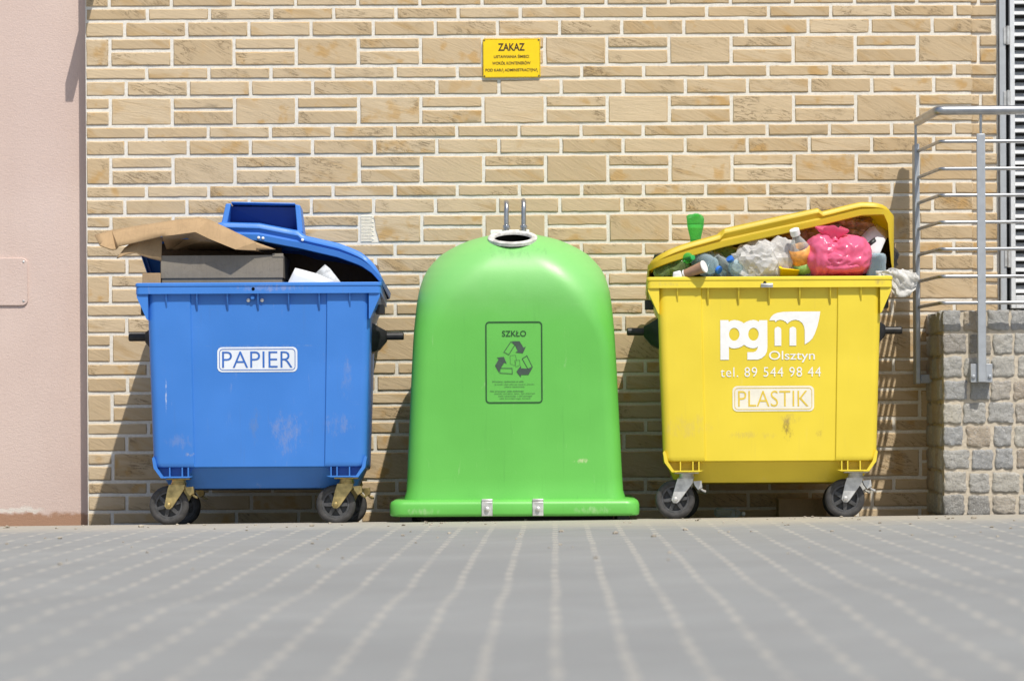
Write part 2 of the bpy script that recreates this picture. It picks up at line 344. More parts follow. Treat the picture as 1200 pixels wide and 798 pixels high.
def lathe(bm, p0, d, prof, n=24, mi=0, cap=True, wob=None):
    """prof: list of (distance along d, radius)"""
    p0 = Vector(p0); d = Vector(d).normalized(); a, b = frame(d); rings = []
    for (s, r) in prof:
        rr = []
        for i in range(n):
            t = 2 * math.pi * i / n; k = r * (1 + (wob(s, t) if wob else 0))
            rr.append(p0 + d * s + (a * math.cos(t) + b * math.sin(t)) * k)
        rings.append(rr)
    return loft(bm, rings, cap, cap, mi=mi)
def cyl(bm, p0, p1, r, r1=None, n=20, mi=0):
    p0, p1 = Vector(p0), Vector(p1); L = (p1 - p0).length
    return lathe(bm, p0, p1 - p0, [(0, r), (L, r if r1 is None else r1)], n, mi)
def tube(bm, pts, r, n=14, mi=0):
    pts = [Vector(p) for p in pts]; rings = []; a0 = None
    for i, p in enumerate(pts):
        d = (pts[min(i + 1, len(pts) - 1)] - pts[max(i - 1, 0)]).normalized()
        if a0 is None: a, b = frame(d)
        else:
            a = (a0 - d * a0.dot(d)).normalized(); b = d.cross(a)
        a0 = a; rings.append([p + (a * math.cos(2 * math.pi * k / n) + b * math.sin(2 * math.pi * k / n)) * r for k in range(n)])
    loft(bm, rings, mi=mi)
def fillet(pts, r, n=6):
    pts = [Vector(p) for p in pts]; out = [pts[0]]
    for a, b, c in zip(pts, pts[1:], pts[2:]):
        d0, d1 = (a - b).normalized(), (c - b).normalized(); p, q = b + d0 * r, b + d1 * r
        for i in range(n + 1):
            t = i / n; out.append(p * (1 - t) ** 2 + b * 2 * t * (1 - t) + q * t * t)
    return out + [pts[-1]]
def prism(bm, poly, fn0, fn1, mi=0):
    """poly in 2D, fn maps (u,v) to the two end faces"""
    loft(bm, [[fn0(*p) for p in poly], [fn1(*p) for p in poly]], mi=mi)
def rrect(x0, x1, y0, y1, r, n=6, side=1):
    """rounded rectangle, counter-clockwise from front left; side = samples per straight side"""
    r = min(r, (x1 - x0) / 2 * .999, (y1 - y0) / 2 * .999); pts = []
    cs = [((x0 + r, y0 + r), math.pi), ((x1 - r, y0 + r), 1.5 * math.pi), ((x1 - r, y1 - r), 0), ((x0 + r, y1 - r), .5 * math.pi)]
    for k, ((cx, cy), a0) in enumerate(cs):
        arc = [(cx + r * math.cos(a0 + .5 * math.pi * i / n), cy + r * math.sin(a0 + .5 * math.pi * i / n)) for i in range(n + 1)]
        pts += arc
        nc, na = cs[(k + 1) % 4]; q = (nc[0] + r * math.cos(na), nc[1] + r * math.sin(na))
        for i in range(1, side): pts.append((lerp(arc[-1][0], q[0], i / side), lerp(arc[-1][1], q[1], i / side)))
    return pts
def blob(bm, c, rad, sub=4, f=None, mi=0, squash=2.0, rot=None):
    t = bmesh.new(); bmesh.ops.create_icosphere(t, subdivisions=sub, radius=1)
    vm = {}
    for v in t.verts:
        d = v.co.normalized(); k = (abs(d.x) ** squash + abs(d.y) ** squash + abs(d.z) ** squash) ** (-1 / squash)
        if f: k *= 1 + f(d)
        q = Vector((d.x * k * rad[0], d.y * k * rad[1], d.z * k * rad[2]))
        if rot: q = rot @ q
        vm[v] = bm.verts.new(Vector(c) + q)
    for fc in t.faces: face(bm, [vm[v] for v in fc.verts], mi)
    t.free()

# ------------------------------------------------------------------ flat lettering
def curve_mesh(cu):
    o = bpy.data.objects.new('tmp', cu); C.objects.link(o); dg = bpy.context.evaluated_depsgraph_get(); dg.update()
    me = bpy.data.meshes.new_from_object(o.evaluated_get(dg)); V = [tuple(v.co[:2]) for v in me.vertices]; Fc = [tuple(p.vertices) for p in me.polygons]
    bpy.data.objects.remove(o); bpy.data.curves.remove(cu); bpy.data.meshes.remove(me)
    return V, Fc
def text2d(s, cx, cy, wd, ht, bold=0.0, space=1.0):
    cu = bpy.data.curves.new('t', 'FONT'); cu.body = s; cu.size = 1; cu.offset = bold; cu.space_character = space; cu.resolution_u = 4
    V, Fc = curve_mesh(cu)
    x0, x1 = min(v[0] for v in V), max(v[0] for v in V); y0, y1 = min(v[1] for v in V), max(v[1] for v in V)
    return [(cx + ((x - x0) / (x1 - x0) - .5) * wd, cy + ((y - y0) / (y1 - y0) - .5) * ht) for x, y in V], Fc
def shape2d(loops):
    cu = bpy.data.curves.new('s', 'CURVE'); cu.dimensions = '2D'; cu.fill_mode = 'BOTH'
    for lp in loops:
        s = cu.splines.new('POLY'); s.points.add(len(lp) - 1)
        for p, q in zip(s.points, lp): p.co = (q[0], q[1], 0, 1)
        s.use_cyclic_u = True
    return curve_mesh(cu)
def rloop(x0, x1, y0, y1, r, n=5): return rrect(x0, x1, y0, y1, r, n)
def ring2d(x0, x1, y0, y1, r, t): return shape2d([rloop(x0, x1, y0, y1, r), rloop(x0 + t, x1 - t, y0 + t, y1 - t, max(r - t, .001))])
def line2d(a, b, t):
    a, b = Vector(a), Vector(b); d = (b - a).normalized(); n = Vector((-d.y, d.x)) * t / 2; e = d * t / 2
    return [tuple(p) for p in (a - e - n, b + e - n, b + e + n, a - e + n)], [(0, 1, 2, 3)]
def printed(name, shapes, fn, mat, parent):
    bm = bmesh.new()
    for V, Fc in shapes:
        vs = [bm.verts.new(fn(*v)) for v in V]
        for q in Fc: face(bm, [vs[i] for i in q])
    for f in bm.faces:
        f.normal_update()
        if f.normal.y > 0: f.normal_flip()
    me = bpy.data.meshes.new(name); bm.to_mesh(me); bm.free(); me.materials.append(mat)
    o = bpy.data.objects.new(name, me); C.objects.link(o); o.parent = parent
    return o

# ------------------------------------------------------------------ ground
def gz(x, y):
    z = .0065 * max(-4, min(4, x)) + .012 * math.exp(-((y - 8.6) / .55) ** 2) - .006 * math.exp(-((y - 9.9) / .6) ** 2)
    z += .004 * math.sin(x * 1.3 + y * .7) * sst(4, 7, y) * (1 - sst(15, 15.8, y))
    return z - .038 * max(0, y - 16.14) * sst(16.1, 16.3, y)
bm = bmesh.new()
xs = [-60, -30, -15] + [i * .35 for i in range(-24, 25)] + [15, 30, 60]
ys = [-60, -20, -5] + [i * .2 for i in range(0, 88)] + [18, 20, 60]
G = [[bm.verts.new((x, y, gz(x, min(y, 17.4)))) for x in xs] for y in ys]
for j in range(len(ys) - 1):
    for i in range(len(xs) - 1): face(bm, [G[j][i], G[j][i + 1], G[j + 1][i + 1], G[j + 1][i]])
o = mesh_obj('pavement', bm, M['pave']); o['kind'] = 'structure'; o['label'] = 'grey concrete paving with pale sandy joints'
bm = bmesh.new()
for i in range(150):
    y = random.choice((random.uniform(15.5, 16.1), random.uniform(13.5, 16.1), random.uniform(11, 16))); x = random.uniform(-3, 3); s = random.uniform(.003, .008) * (1.6 if random.random() < .1 else 1)
    blob(bm, (x, y, gz(x, y) + s * .4), (s * 1.3, s, s * .7), 1, lambda d: noise.noise(d * 2 + Vector((i, 0, 0))) * .4)
o = mesh_obj('grit', bm, M['stone']); tag(o, 'small loose grit scattered over the grey paving', 'grit', kind='stuff')

# ------------------------------------------------------------------ brick wall
XL, XR, ZTOP = (101.5 - CX) / 218.0, (1141 - CX) / 218.0, 3.75
def brick(bm, x0, x1, z0, z1, y, broken=None):
    j = .0085; x0 += j; x1 -= j; z0 += j * .95; z1 -= j * .95
    if x1 - x0 < .012: return
    nx = max(2, int((x1 - x0) / .035)); sd = random.random() * 100; y += random.uniform(-.0015, .0015)
    def e(t): return noise.noise(Vector((t * 22, sd, 0))) * .0022
    rows = [(z0, .0), (z0 + .005, 1), (lerp(z0, z1, .5), 1), (z1 - .005, 1), (z1, .0)]
    if z1 - z0 > .1: rows = [(z0, .0), (z0 + .005, 1)] + [(lerp(z0, z1, k), 1) for k in (.25, .5, .75)] + [(z1 - .005, 1), (z1, .0)]
    grid = []
    for k, (z, f) in enumerate(rows):
        r = []
        for i in range(nx + 3):
            if i == 0: x, g = x0, 0
            elif i == nx + 2: x, g = x1, 0
            else: x, g = lerp(x0 + .005, x1 - .005, (i - 1) / nx), 1
            zz = z + (e(x) if k <= 1 else e(x + 9) if k >= len(rows) - 2 else 0); xx = x + (e(z + 3) if i <= 1 else e(z + 6) if i >= nx + 1 else 0)
            if broken: xx = max(xx, x0 + broken(z)) if i <= 1 else max(xx, x0 + broken(z) + .004 * i)
            yy = y + (0 if f and g else .0045) + noise.noise(Vector((xx * 13, sd, zz * 13))) * .0022 * f * g
            r.append(bm.verts.new((xx, yy, zz)))
        grid.append(r)
    for a, b in zip(grid, grid[1:]):
        for i in range(len(a) - 1): face(bm, [a[i], a[i + 1], b[i + 1], b[i]], 1)
    loop = grid[0] + [r[-1] for r in grid[1:]] + grid[-1][-2::-1] + [r[0] for r in grid[-2:0:-1]]
    back = [bm.verts.new((v.co.x, y + .013, v.co.z)) for v in loop]
    for i in range(len(loop)): face(bm, [loop[i], back[i], back[(i + 1) % len(loop)], loop[(i + 1) % len(loop)]], 1)
PER, HB, HT, HM, MOD = .3179, .1563, .0716, .0900, .334
ZR = 2.570
def courses(bm, xa, xb, y, half=False):
    def row(ph, z0, z1, fn=None):
        k = math.floor((xa - ph) / MOD)
        while ph + k * MOD < xb:
            a, b = max(xa, ph + k * MOD), min(xb, ph + (k + 1) * MOD)
            if b - a > .055: (fn or (lambda a, b, k: brick(bm, a, b, z0, z1, y)))(a, b, k)
            k += 1
    for n in range(-4, 9):
        zt = ZR - n * PER; jt = random.uniform(-.006, .006)
        def bigrow(a, b, k):
            if (k + n) % 2 == 0 or (b - a < .1 and not half and False):
                zs = zt - .070
                brick(bm, a, b, zs, zt, y); brick(bm, a, b, zt - HB, zs, y)
            else:
                br = None
                if a < (437 - CX) / 218 < b and zt - HB < .498 + (494 - 270) / 218 < zt:
                    br = lambda z: .075 + .012 * noise.noise(Vector((z * 40, 0, 0))) + .02 * sst(zt - .04, zt - HB, z) - .012 * sst(zt - .03, zt, z)
                    box(bm, (a + .004, YW + .0035, zt - HB + .006), (a + .105, YW + .012, zt - .01), 2)
                    for q in range(18):
                        zq = zt - .011 - q * .0078; cyl(bm, (a + .006, YW + .0035, zq), (a + .07 + .006 * math.sin(q * 2.1), YW + .0035, zq), .0030, n=8, mi=2)
                brick(bm, a, b, zt - HB, zt, y, br)
        if zt - HB < ZTOP: row((131.5 - CX) / 218 + jt, 0, 0, bigrow)
        row((173.9 - CX) / 218 + random.uniform(-.006, .006), zt - HB - HT, zt - HB)
        row((148.8 - CX) / 218 + random.uniform(-.006, .006), zt - PER, zt - HB - HT)
bm = bmesh.new()
box(bm, (XL + .004, YW + .0055, -.12), (XR - .004, YW + .35, ZTOP + .1), 0)
courses(bm, XL, XR + .012, YW)
# narrow strip of wall set back beside the door, and the wall beyond the door
DX0, DX1 = (1171 - CX) / 217.0, 3.62
box(bm, (XR, YW + .036, -.12), (DX0 - .003, YW + .34, ZTOP + .1), 0); courses(bm, XR - .02, DX0 - .004, YW + .026)
box(bm, (DX1 + .003, YW + .036, -.12), (6.5, YW + .34, ZTOP + .1), 0); courses(bm, DX1 + .004, 6.5, YW + .026)
o = mesh_obj('brick_wall', bm, [M['mortar'], M['brick'], M['ridge']], ang=30)
tag(o, 'sandstone coloured brick wall with pale mortar joints behind the bins', 'wall')
br = bmesh.new(); bx = P(104, -25, YW - .1).x  # unseen bar added above the view to cast a shadow on the pink wall
box(br, (bx - .02, YW - .19, 2.80), (bx + .02, YW + .05, 2.90)); mesh_obj('shadow_bar', br, M['postgrey'], o)

# pink rendered wall with a painted hatch
YP = YW + .13
bm = bmesh.new(); box(bm, (-9, YP, -.12), (XL + .01, YP + .3, ZTOP + .1))
pw = mesh_obj('plaster_wall', bm, M['plaster']); tag(pw, 'plain pale pink rendered wall left of the bricks', 'wall')
a, b = P(-42, 303, YP), P(33, 358, YP)
bm = bmesh.new(); pl = rrect(a.x, b.x, b.z, a.z, .03)
loft(bm, [[(x, YP + .001, z) for x, z in pl], [(x, YP - .007, z) for x, z in pl], [(lerp(x, (a.x + b.x) / 2, .012), YP - .010, lerp(z, (a.z + b.z) / 2, .015)) for x, z in pl]])
hc = mesh_obj('hatch_cover', bm, M['plaster']); tag(hc, 'flat pink hatch cover with rounded corners on the pink wall', 'hatch')
for (px, py) in ((28, 307), (28, 353), (-37, 307), (-37, 353)):
    q = P(px, py, YP); s = bmesh.new(); lathe(s, (q.x, YP - .009, q.z), (0, -1, 0), [(0, .007), (.003, .006), (.0045, .003)], 12); mesh_obj('screw', s, M['zinc'], hc)

# ------------------------------------------------------------------ warning sign
c = P(599.5, 68.5, YW - .008); sw, sh = 67.5 / 218, 45.5 / 218
sg = empty('warning_sign', (c.x, YW - .006, c.z), (0, -.004, 0))
bm = bmesh.new(); pl = rrect(-sw / 2, sw / 2, -sh / 2, sh / 2, .008)
loft(bm, [[(x, .004, z) for x, z in pl], [(x, -.004, z) for x, z in pl], [(x * .992, -.0055, z * .99) for x, z in pl]]); mesh_obj('sign_plate', bm, M['signyellow'], sg)
k = 1 / 218 / 10   # zoomed sign pixels (10 per photo pixel, centre 497,385)
def sgt(s, x0, x1, y0, y1, b=0.0): return text2d(s, ((x0 + x1) / 2 - 497) * k, (385 - (y0 + y1) / 2) * k, (x1 - x0) * k, (y1 - y0) * k, b)
printed('lettering', [sgt('ZAKAZ', 340, 652, 212, 300, .022), sgt('USTAWIANIA ŚMIECI', 290, 702, 340, 385, .016), sgt('WOKÓŁ KONTENERÓW', 270, 720, 418, 462, .016), sgt('POD KARĄ ADMINISTRACYJNĄ', 190, 802, 506, 552, .016),
    ring2d(-sw / 2 + .0025, sw / 2 - .0025, -sh / 2 + .0025, sh / 2 - .0025, .006, .0012)], lambda u, v: (u, -.0068, v), M['signblack'], sg)
for sx in (-1, 1):
    for sz in (-1, 1):
        s = bmesh.new(); lathe(s, (sx * (sw / 2 - .009), -.0055, sz * (sh / 2 - .009)), (0, -1, 0), [(0, .004), (.002, .0035)], 10); mesh_obj('screw', s, M['rimgrey'], sg)
tag(sg, 'yellow notice plate with black Polish lettering high on the brick wall', 'sign')

# ------------------------------------------------------------------ stone landing block, door, railing
YB = 16.42
BX = P(1105, 480, YB).x; BZ = P(1150, 363, YB).z
bm = bmesh.new(); box(bm, (BX + .006, YB + .003, -.1), (4.6, YW + .02, BZ - .012), 0)
def sett(c, sz):
    sd = random.random() * 50
    blob(bm, c, [s / 2 for s in sz], 4, lambda d: noise.noise(d * 1.7 + Vector((sd, 0, 0))) * .13 + noise.noise(d * 4 + Vector((sd, 5, 0))) * .09 + noise.noise(d * 9 + Vector((sd, 5, 0))) * .06, 1, 14)
nrow = 9; rh = (BZ + .005) / nrow
for r in range(nrow):
    z = (r + .5) * rh - .003; x = BX - .004
    first = True
    while x < 4.6:
        wd = random.uniform(.10, .16)
        sett((x + wd / 2, YB + .03, z + random.uniform(-.004, .004)), (wd * random.uniform(.84, .92), .07, rh * random.uniform(.82, .91))); x += wd
    y = YB + .075
    while y < YW - .02:
        wd = min(random.uniform(.10, .15), YW - y); sett((BX + .028, y + wd / 2, z + random.uniform(-.004, .004)), (.07, wd * .9, rh * .88)); y += wd
x = BX + .07
while x < 4.6:      # paving setts on top of the landing
    y = YB + .09
    while y < YW - .03:
        sett((x + .06, y + .06, BZ - .025), (.115, .115, .05)); y += .125
    x += .125
o = mesh_obj('stone_block', bm, [M['gmortar'], M['granite']], ang=60); tag(o, 'landing block of rough grey granite setts at right', 'stone block')

dr = empty('louvred_door', ((DX0 + DX1) / 2, YW + .03, BZ))
dx0, dx1, dz = DX0 - (DX0 + DX1) / 2, DX1 - (DX0 + DX1) / 2, 2.35
bm = bmesh.new(); fw = 7.5 / 218
box(bm, (dx0, -.03, .01), (dx0 + fw, .2, dz)); box(bm, (dx1 - fw, -.03, .01), (dx1, .2, dz)); box(bm, (dx0 + fw, -.03, dz - .05), (dx1 - fw, .2, dz)); mesh_obj('door_frame', bm, M['doorgrey'], dr, bevel=.003)
bm = bmesh.new(); box(bm, (dx0 + fw, .05, .01), (dx1 - fw, .06, dz - .05)); mesh_obj('back_panel', bm, M['black'], dr)
l0 = dx0 + fw + .022; bm = bmesh.new(); st = .026
box(bm, (l0, -.028, .03), (l0 + st, .03, dz - .06)); box(bm, (dx1 - fw - .06, -.028, .03), (dx1 - fw - .012, .03, dz - .06)); box(bm, (l0 + st, -.028, .03), (dx1 - fw - .06, .03, .10)); mesh_obj('leaf_frame', bm, M['doorwhite'], dr, bevel=.003)
bm = bmesh.new(); z = .115
while z < dz - .1:
    prism(bm, [(-.026, z), (-.022, z - .004), (.024, z + .034), (.024, z + .040)], lambda u, v: (l0 + st, u, v), lambda u, v: (dx1 - fw - .061, u, v)); z += .0575
mesh_obj('slats', bm, M['doorwhite'], dr)
for hz in (.3, 1.15, P(1178, 42, YW).z - BZ):
    bm = bmesh.new(); cyl(bm, (dx0 + fw + .012, -.036, hz - .05), (dx0 + fw + .012, -.036, hz + .05), .011); box(bm, (dx0 + fw - .012, -.036, hz - .045), (dx0 + fw + .012, -.0305, hz + .045)); mesh_obj('hinge', bm, M['zinc'], dr)
tag(dr, 'white louvred metal door above the stone landing', 'door')

rl = empty('railing', (P(1149, 450, YB).x, YB - .03, 0)); R0 = rl.matrix_basis.translation.copy()
def L(p): return Vector(p) - Vector((P(1149, 450, YB).x, YB - .03, 0))
YR = YB - .075; xe = P(1102, 300, YR).x; xfar = P(1073.5, 300, 16.98).x; yfar = 16.97
bm = bmesh.new(); hp = [P(1077, 157, yfar), P(1099, 130, YR), Vector((4.6, YR, P(1150, 129.5, YR).z + 0))]
hp[1] = Vector((xe - .01, YR, hp[2].z)); hp[0] = Vector((xfar + .01, yfar - .02, hp[2].z)); tube(bm, [L(p) for p in fillet(hp, .03)], .024, 20); mesh_obj('handrail', bm, M['steel'], rl)
zb = [P(1120, y, YR).z for y in (166, 198, 229, 260.5, 292, 324, 355)]
for z in zb:
    bm = bmesh.new(); tube(bm, [L(p) for p in fillet([(xfar + .006, yfar - .02, z), (xe, YR, z), (4.6, YR, z)], .03)], .0095, 12); mesh_obj('bar', bm, M['steel'], rl)
ztop, zbot = P(1150, 157, YR).z, P(1150, 448, YR).z
def post(x, y, wx, wy, nm='post'):
    bm = bmesh.new(); box(bm, L((x - wx / 2, y - wy / 2, zbot)), L((x + wx / 2, y + wy / 2, ztop))); o = mesh_obj(nm, bm, M['postgrey'], rl, bevel=.004)
    b2 = bmesh.new(); cyl(b2, L((x, y, ztop - .003)), L((x, y, hp[2].z - .015)), .007); mesh_obj('support_rod', b2, M['steel'], o)
    return o
xp = P(1150, 300, YR).x
post(xp, YR, .044, .02); post(xp + 1.25, YR, .044, .02)
for x in (xp, xp + 1.25):
    bm = bmesh.new(); box(bm, L((x - .056, YR + .012, zbot)), L((x + .056, YB + .004, zbot + .095)))
    for sx in (-.042, .042): lathe(bm, L((x + sx, YR + .012, zbot + .03)), (0, -1, 0), [(0, .011), (.008, .010), (.010, .006)], 8)
    mesh_obj('mounting_plate', bm, M['postgrey'], rl, bevel=.002)
post(xfar, yfar, .026, .12)
bm = bmesh.new(); box(bm, L((xfar + .013, yfar - .03, zbot + .005)), L((BX + .012, yfar + .03, zbot + .05))); lathe(bm, L((xfar + .03, yfar - .03, zbot + .03)), (0, -1, 0), [(0, .014), (.012, .013)], 8); mesh_obj('mounting_plate', bm, M['postgrey'], rl)
tag(rl, 'grey steel railing with seven thin bars on the stone landing', 'railing')

# ------------------------------------------------------------------ wheeled containers
def body_ring(hw, y0, y1, r, z, rec=.009, nb=.02):
    k = hw / .56; xb = hw - nb       # narrower at the back
    f = [(-hw + r, y0), (-.345 * k, y0), (-.339 * k, y0 + rec), (.339 * k, y0 + rec), (.345 * k, y0), (hw - r, y0)]
    arc = lambda cx, cy, a0: [(cx + r * math.cos(a0 + .5 * math.pi * i / 5), cy + r * math.sin(a0 + .5 * math.pi * i / 5)) for i in range(1, 6)]
    p = f + arc(hw - r, y0 + r, 1.5 * math.pi) + [(xb, y1 - r)] + arc(xb - r, y1 - r, 0) + [(-xb + r, y1)] + arc(-xb + r, y1 - r, .5 * math.pi)[0:5] + [(-hw, y0 + r)] + arc(-hw + r, y0 + r, math.pi)[:-1]
    return [(x, y, z) for x, y in p]
def yface(z): return .0398 + (1.03 - z) / .73 * .0292
def make_lid(root, mat, lift, panel, shift=0.0, zb=1.207, cheek=.0, back=lambda l: 0.0):
    prof = [(.004, -.002), (.0, .002), (-.004, .030), (.012, .033), (.014, .042), (.001, .045), (.002, .052), (.010, .066), (.030, .076), (.06, .082), (.10, .086), (.17, .090), (.26, .093), (.36, .095), (.46, .097)]
    bm = bmesh.new(); rings = []
    for (ins, z) in prof:
        pts = rrect(-.627 + ins, .627 - ins, -.02 + ins, 1.0 - ins, max(.10 - ins * .6, .01), 6, 48); rg = []
        for (x, y) in pts:
            e = max(0.0, (abs(x) - .40) / .235); zz = z - .034 * e * e * (1 if z > .043 else .3)
            if z > .043: zz += panel[2] * sst(panel[0] - .006, panel[0] + .006, x) * (1 - sst(panel[1] - .006, panel[1] + .006, x))
            v = max(0, min(1, 1 - y)); l = lift(x)
            if z < .01: zz -= cheek * l * v * sst(.585, .622, x) * sst(-.02, .04, y)
            rg.append((x + (.020 if cheek else -.006) + shift * (1 - v) * l, y + back(l) * v, zb + zz + l * v))
        rings.append(rg)
    loft(bm, rings, cap0=False, cap1=True)
    o = mesh_obj('lid', bm, mat, root, ang=28)
    md = o.modifiers.new('solid', 'SOLIDIFY'); md.thickness = .005; md.offset = -1
    return o
def make_caster(root, x, y, steel, dirx, sw=0.0):
    """x, y: wheel centre; the swivel sits dirx to the side"""
    t = .046; pv = x + dirx; zt = .236
    f = bmesh.new()
    box(f, (pv - .060, y - .05, zt - .006), (pv + .060, y + .05, zt)); cyl(f, (pv, y, zt - .006), (pv, y, zt - .022), .036); cyl(f, (pv, y, zt - .022), (pv, y, zt - .030), .040)
    s = 1 if dirx > 0 else -1
    poly = [(pv - s * .046, zt - .030), (pv + s * .034, zt - .030), (pv + s * .030, zt - .055), (x + s * .022, .092), (x + s * .008, .080), (x - s * .010, .082), (x - s * .020, .096), (pv - s * .056, zt - .060)]
    for yy in (-1, 1):
        prism(f, poly, lambda u, v: (u, y + yy * .030, v), lambda u, v: (u, y + yy * .035, v))
        lathe(f, (x, y + yy * .035, .1), (0, yy, 0), [(0, .014), (.007, .013), (.010, .006)], 6)
    box(f, (pv - .044, y - .0305, zt - .036), (pv + .034, y + .0305, zt - .0302)); cyl(f, (x, y - .034, .1), (x, y + .034, .1), .008)
    fo = mesh_obj('caster', f, steel, root, ang=40, bevel=.0015)
    b = bmesh.new(); bx = pv + s * .045
    prism(b, [(bx - .012, zt - .045), (bx + s * .030, zt - .042), (bx + s * .034, zt - .075), (bx + s * .012, zt - .088), (bx - s * .004, zt - .066)], lambda u, v: (u, y - .028, v), lambda u, v: (u, y + .028, v))
    tube(b, [(bx + s * .022, y - .012, zt - .078), (bx + s * .036, y - .026, zt - .092), (bx + s * .052, y - .034, zt - .098)], .006, 8)
    mesh_obj('brake_pedal', b, steel, fo)
    ty = bmesh.new(); lathe(ty, (x, y - .024, .1), (0, 1, 0), [(.004, .070), (.0, .078), (.001, .088), (.006, .096), (.014, .0995), (.024, .1005), (.034, .0995), (.042, .096), (.047, .088), (.048, .078), (.044, .070), (.004, .070)], 40, cap=False); mesh_obj('tyre', ty, M['rubber'], fo)
    w_ = bmesh.new(); lathe(w_, (x, y - .020, .1), (0, 1, 0), [(.006, .058), (.0, .062), (.0, .0695), (.040, .0695), (.040, .062), (.034, .058), (.006, .058)], 36, cap=False)
    cyl(w_, (x, y - .026, .1), (x, y + .026, .1), .020); cyl(w_, (x, y + .004, .1), (x, y + .008, .1), .068, n=36)
    for i in range(6):
        a = math.pi / 3 * i + sw; d = Vector((math.cos(a), 0, math.sin(a))); n = Vector((-d.z, 0, d.x)) * .008
        p0, p1 = Vector((x, y, .1)) + d * .016, Vector((x, y, .1)) + d * .060
        loft(w_, [[p0 - n * 1.3 + Vector((0, q, 0)) for q in (-.022,)] + [p0 + n * 1.3 + Vector((0, -.022, 0)), p0 + n * 1.3 + Vector((0, .02, 0)), p0 - n * 1.3 + Vector((0, .02, 0))], [p1 - n + Vector((0, -.018, 0)), p1 + n + Vector((0, -.018, 0)), p1 + n + Vector((0, .018, 0)), p1 - n + Vector((0, .018, 0))]])
    mesh_obj('wheel_rim', w_, M['rimgrey'], fo)
    return fo
def make_container(label, xpx, gpx, mat, steel, wheels, rz=0.0):
    g = P(xpx, gpx, YF + .1)
    root = empty('waste_container', (g.x, YF - .04, gz(g.x, 16.0)), (math.radians(-2.1), .0, rz)); tag(root, label, 'waste container', 'wheeled recycling containers')
    bm = bmesh.new()
    lv = [(.186, .46, .235, .84, .03, .002), (.200, .48, .225, .85, .05, .003), (.286, .520, .125, .88, .06, .004), (.292, .534, .064, .885, .05, .006), (.300, .537, .0605, .89, .045, .009), (.315, .5375, .0600, .89, .040, .009), (1.03, .560, .031, .95, .04, .009), (1.17, .562, .025, .955, .04, .009)]
    rings = [body_ring(hw, y0, y1, r, z, rec) for z, hw, y0, y1, r, rec in lv] + [body_ring(.545, .045, .935, .03, 1.17, .0), body_ring(.50, .10, .88, .03, .30, .0)]
    loft(bm, rings)
    # gussets under the rim ends, running the whole depth
    for s in (-1, 1):
        prism(bm, [(s * .556, 1.165), (s * .612, 1.165), (s * .612, 1.145), (s * .563, 1.035), (s * .556, 1.03)], lambda u, v: (u, .012, v), lambda u, v: (u - s * .035, .95, v))
    for i in range(7):     # short fins under the front rim
        x = (-3 + i) * .154 - .002
        prism(bm, [(.008, 1.163), (.040, 1.163), (.040, 1.075), (.030, 1.085)], lambda u, v: (x - .0035, u, v), lambda u, v: (x + .0035, u, v))
    for s in (-1, 1):      # caster pockets with their fins
        x0, x1 = .335, .478
        prism(bm, [(s * x0, .290), (s * (x1 + .045), .290), (s * (x1 + .02), .255), (s * x1, .2365), (s * (x0 + .035), .2365)], lambda u, v: (u, .115, v), lambda u, v: (u, .26, v))
        prism(bm, [(s * x0, .2445), (s * (x0 + .022), .237), (s * x1, .237), (s * (x1 + .006), .2445)], lambda u, v: (u, .064, v), lambda u, v: (u, .116, v))
        for x in (x0 + .025, x0 + .055, x1 - .025): box(bm, (s * x - .003, .066, .2375), (s * x + .003, .117, .291))
        prism(bm, [(s * .533, .345), (s * .541, .335), (s * .533, .285), (s * .497, .236), (s * .470, .236), (s * .485, .243), (s * .515, .288), (s * .525, .33)], lambda u, v: (u, .058, v), lambda u, v: (u, .13, v))
        prism(bm, [(s * x0, .290), (s * x1, .290), (s * x1, .2365), (s * x0, .2365)], lambda u, v: (u, .74, v), lambda u, v: (u, .875, v))
    mesh_obj('body', bm, mat, root, ang=30)
    bm = bmesh.new()
    ro = lambda ins, z, yo=0: [(x * (1 - .03 * max(0, y)), y + yo, z) for x, y in rrect(-.620 + ins, .620 - ins, ins, 1.0 - ins, max(.022 - ins * .3, .004), 4, 1)]
    loft(bm, [ro(.003, 1.1605), ro(.0035, 1.196), ro(.0, 1.199), ro(.0, 1.211), ro(.004, 1.216), ro(.058, 1.216), ro(.062, 1.213), ro(.062, 1.165)], close=True); mesh_obj('body_rim', bm, mat, root, ang=35)
    for s in (-1, 1):
        bm = bmesh.new(); z0, y0 = .972, .47
        b1 = [(s * .545, y0 - .085, z0 - .02), (s * .545, y0 - .06, z0 + .07), (s * .545, y0 + .06, z0 + .07), (s * .545, y0 + .085, z0 - .02), (s * .545, y0 + .06, z0 - .09), (s * .545, y0 - .06, z0 - .09)]
        b2 = [(s * .588, y0 - .065, z0 - .01), (s * .588, y0 - .04, z0 + .045), (s * .588, y0 + .04, z0 + .045), (s * .588, y0 + .065, z0 - .01), (s * .588, y0 + .04, z0 - .07), (s * .588, y0 - .04, z0 - .07)]
        b3 = [(s * .625, y0 + .03 * math.cos(a), z0 + .03 * math.sin(a)) for a in [math.radians(q) for q in (195, 120, 60, -15, -60, -120)]]
        loft(bm, [b1, b2, b3]); lathe(bm, (s * .62, y0, z0), (s, 0, 0), [(0, .020), (.088, .020), (.092, .016)], 20); mesh_obj('lifting_pin', bm, M['black'], root, bevel=.004)
        bm = bmesh.new(); box(bm, (s * .60 - .022, .26, 1.075), (s * .60 + .022, .34, 1.12)); mesh_obj('handle_knob', bm, M['black'], root)
    bm = bmesh.new(); cyl(bm, (-.45, .985, 1.215), (.45, .985, 1.215), .014); mesh_obj('hinge_rod', bm, steel, root)
    for (x, y, dx, sw) in wheels: make_caster(root, x, y, steel, dx, sw)
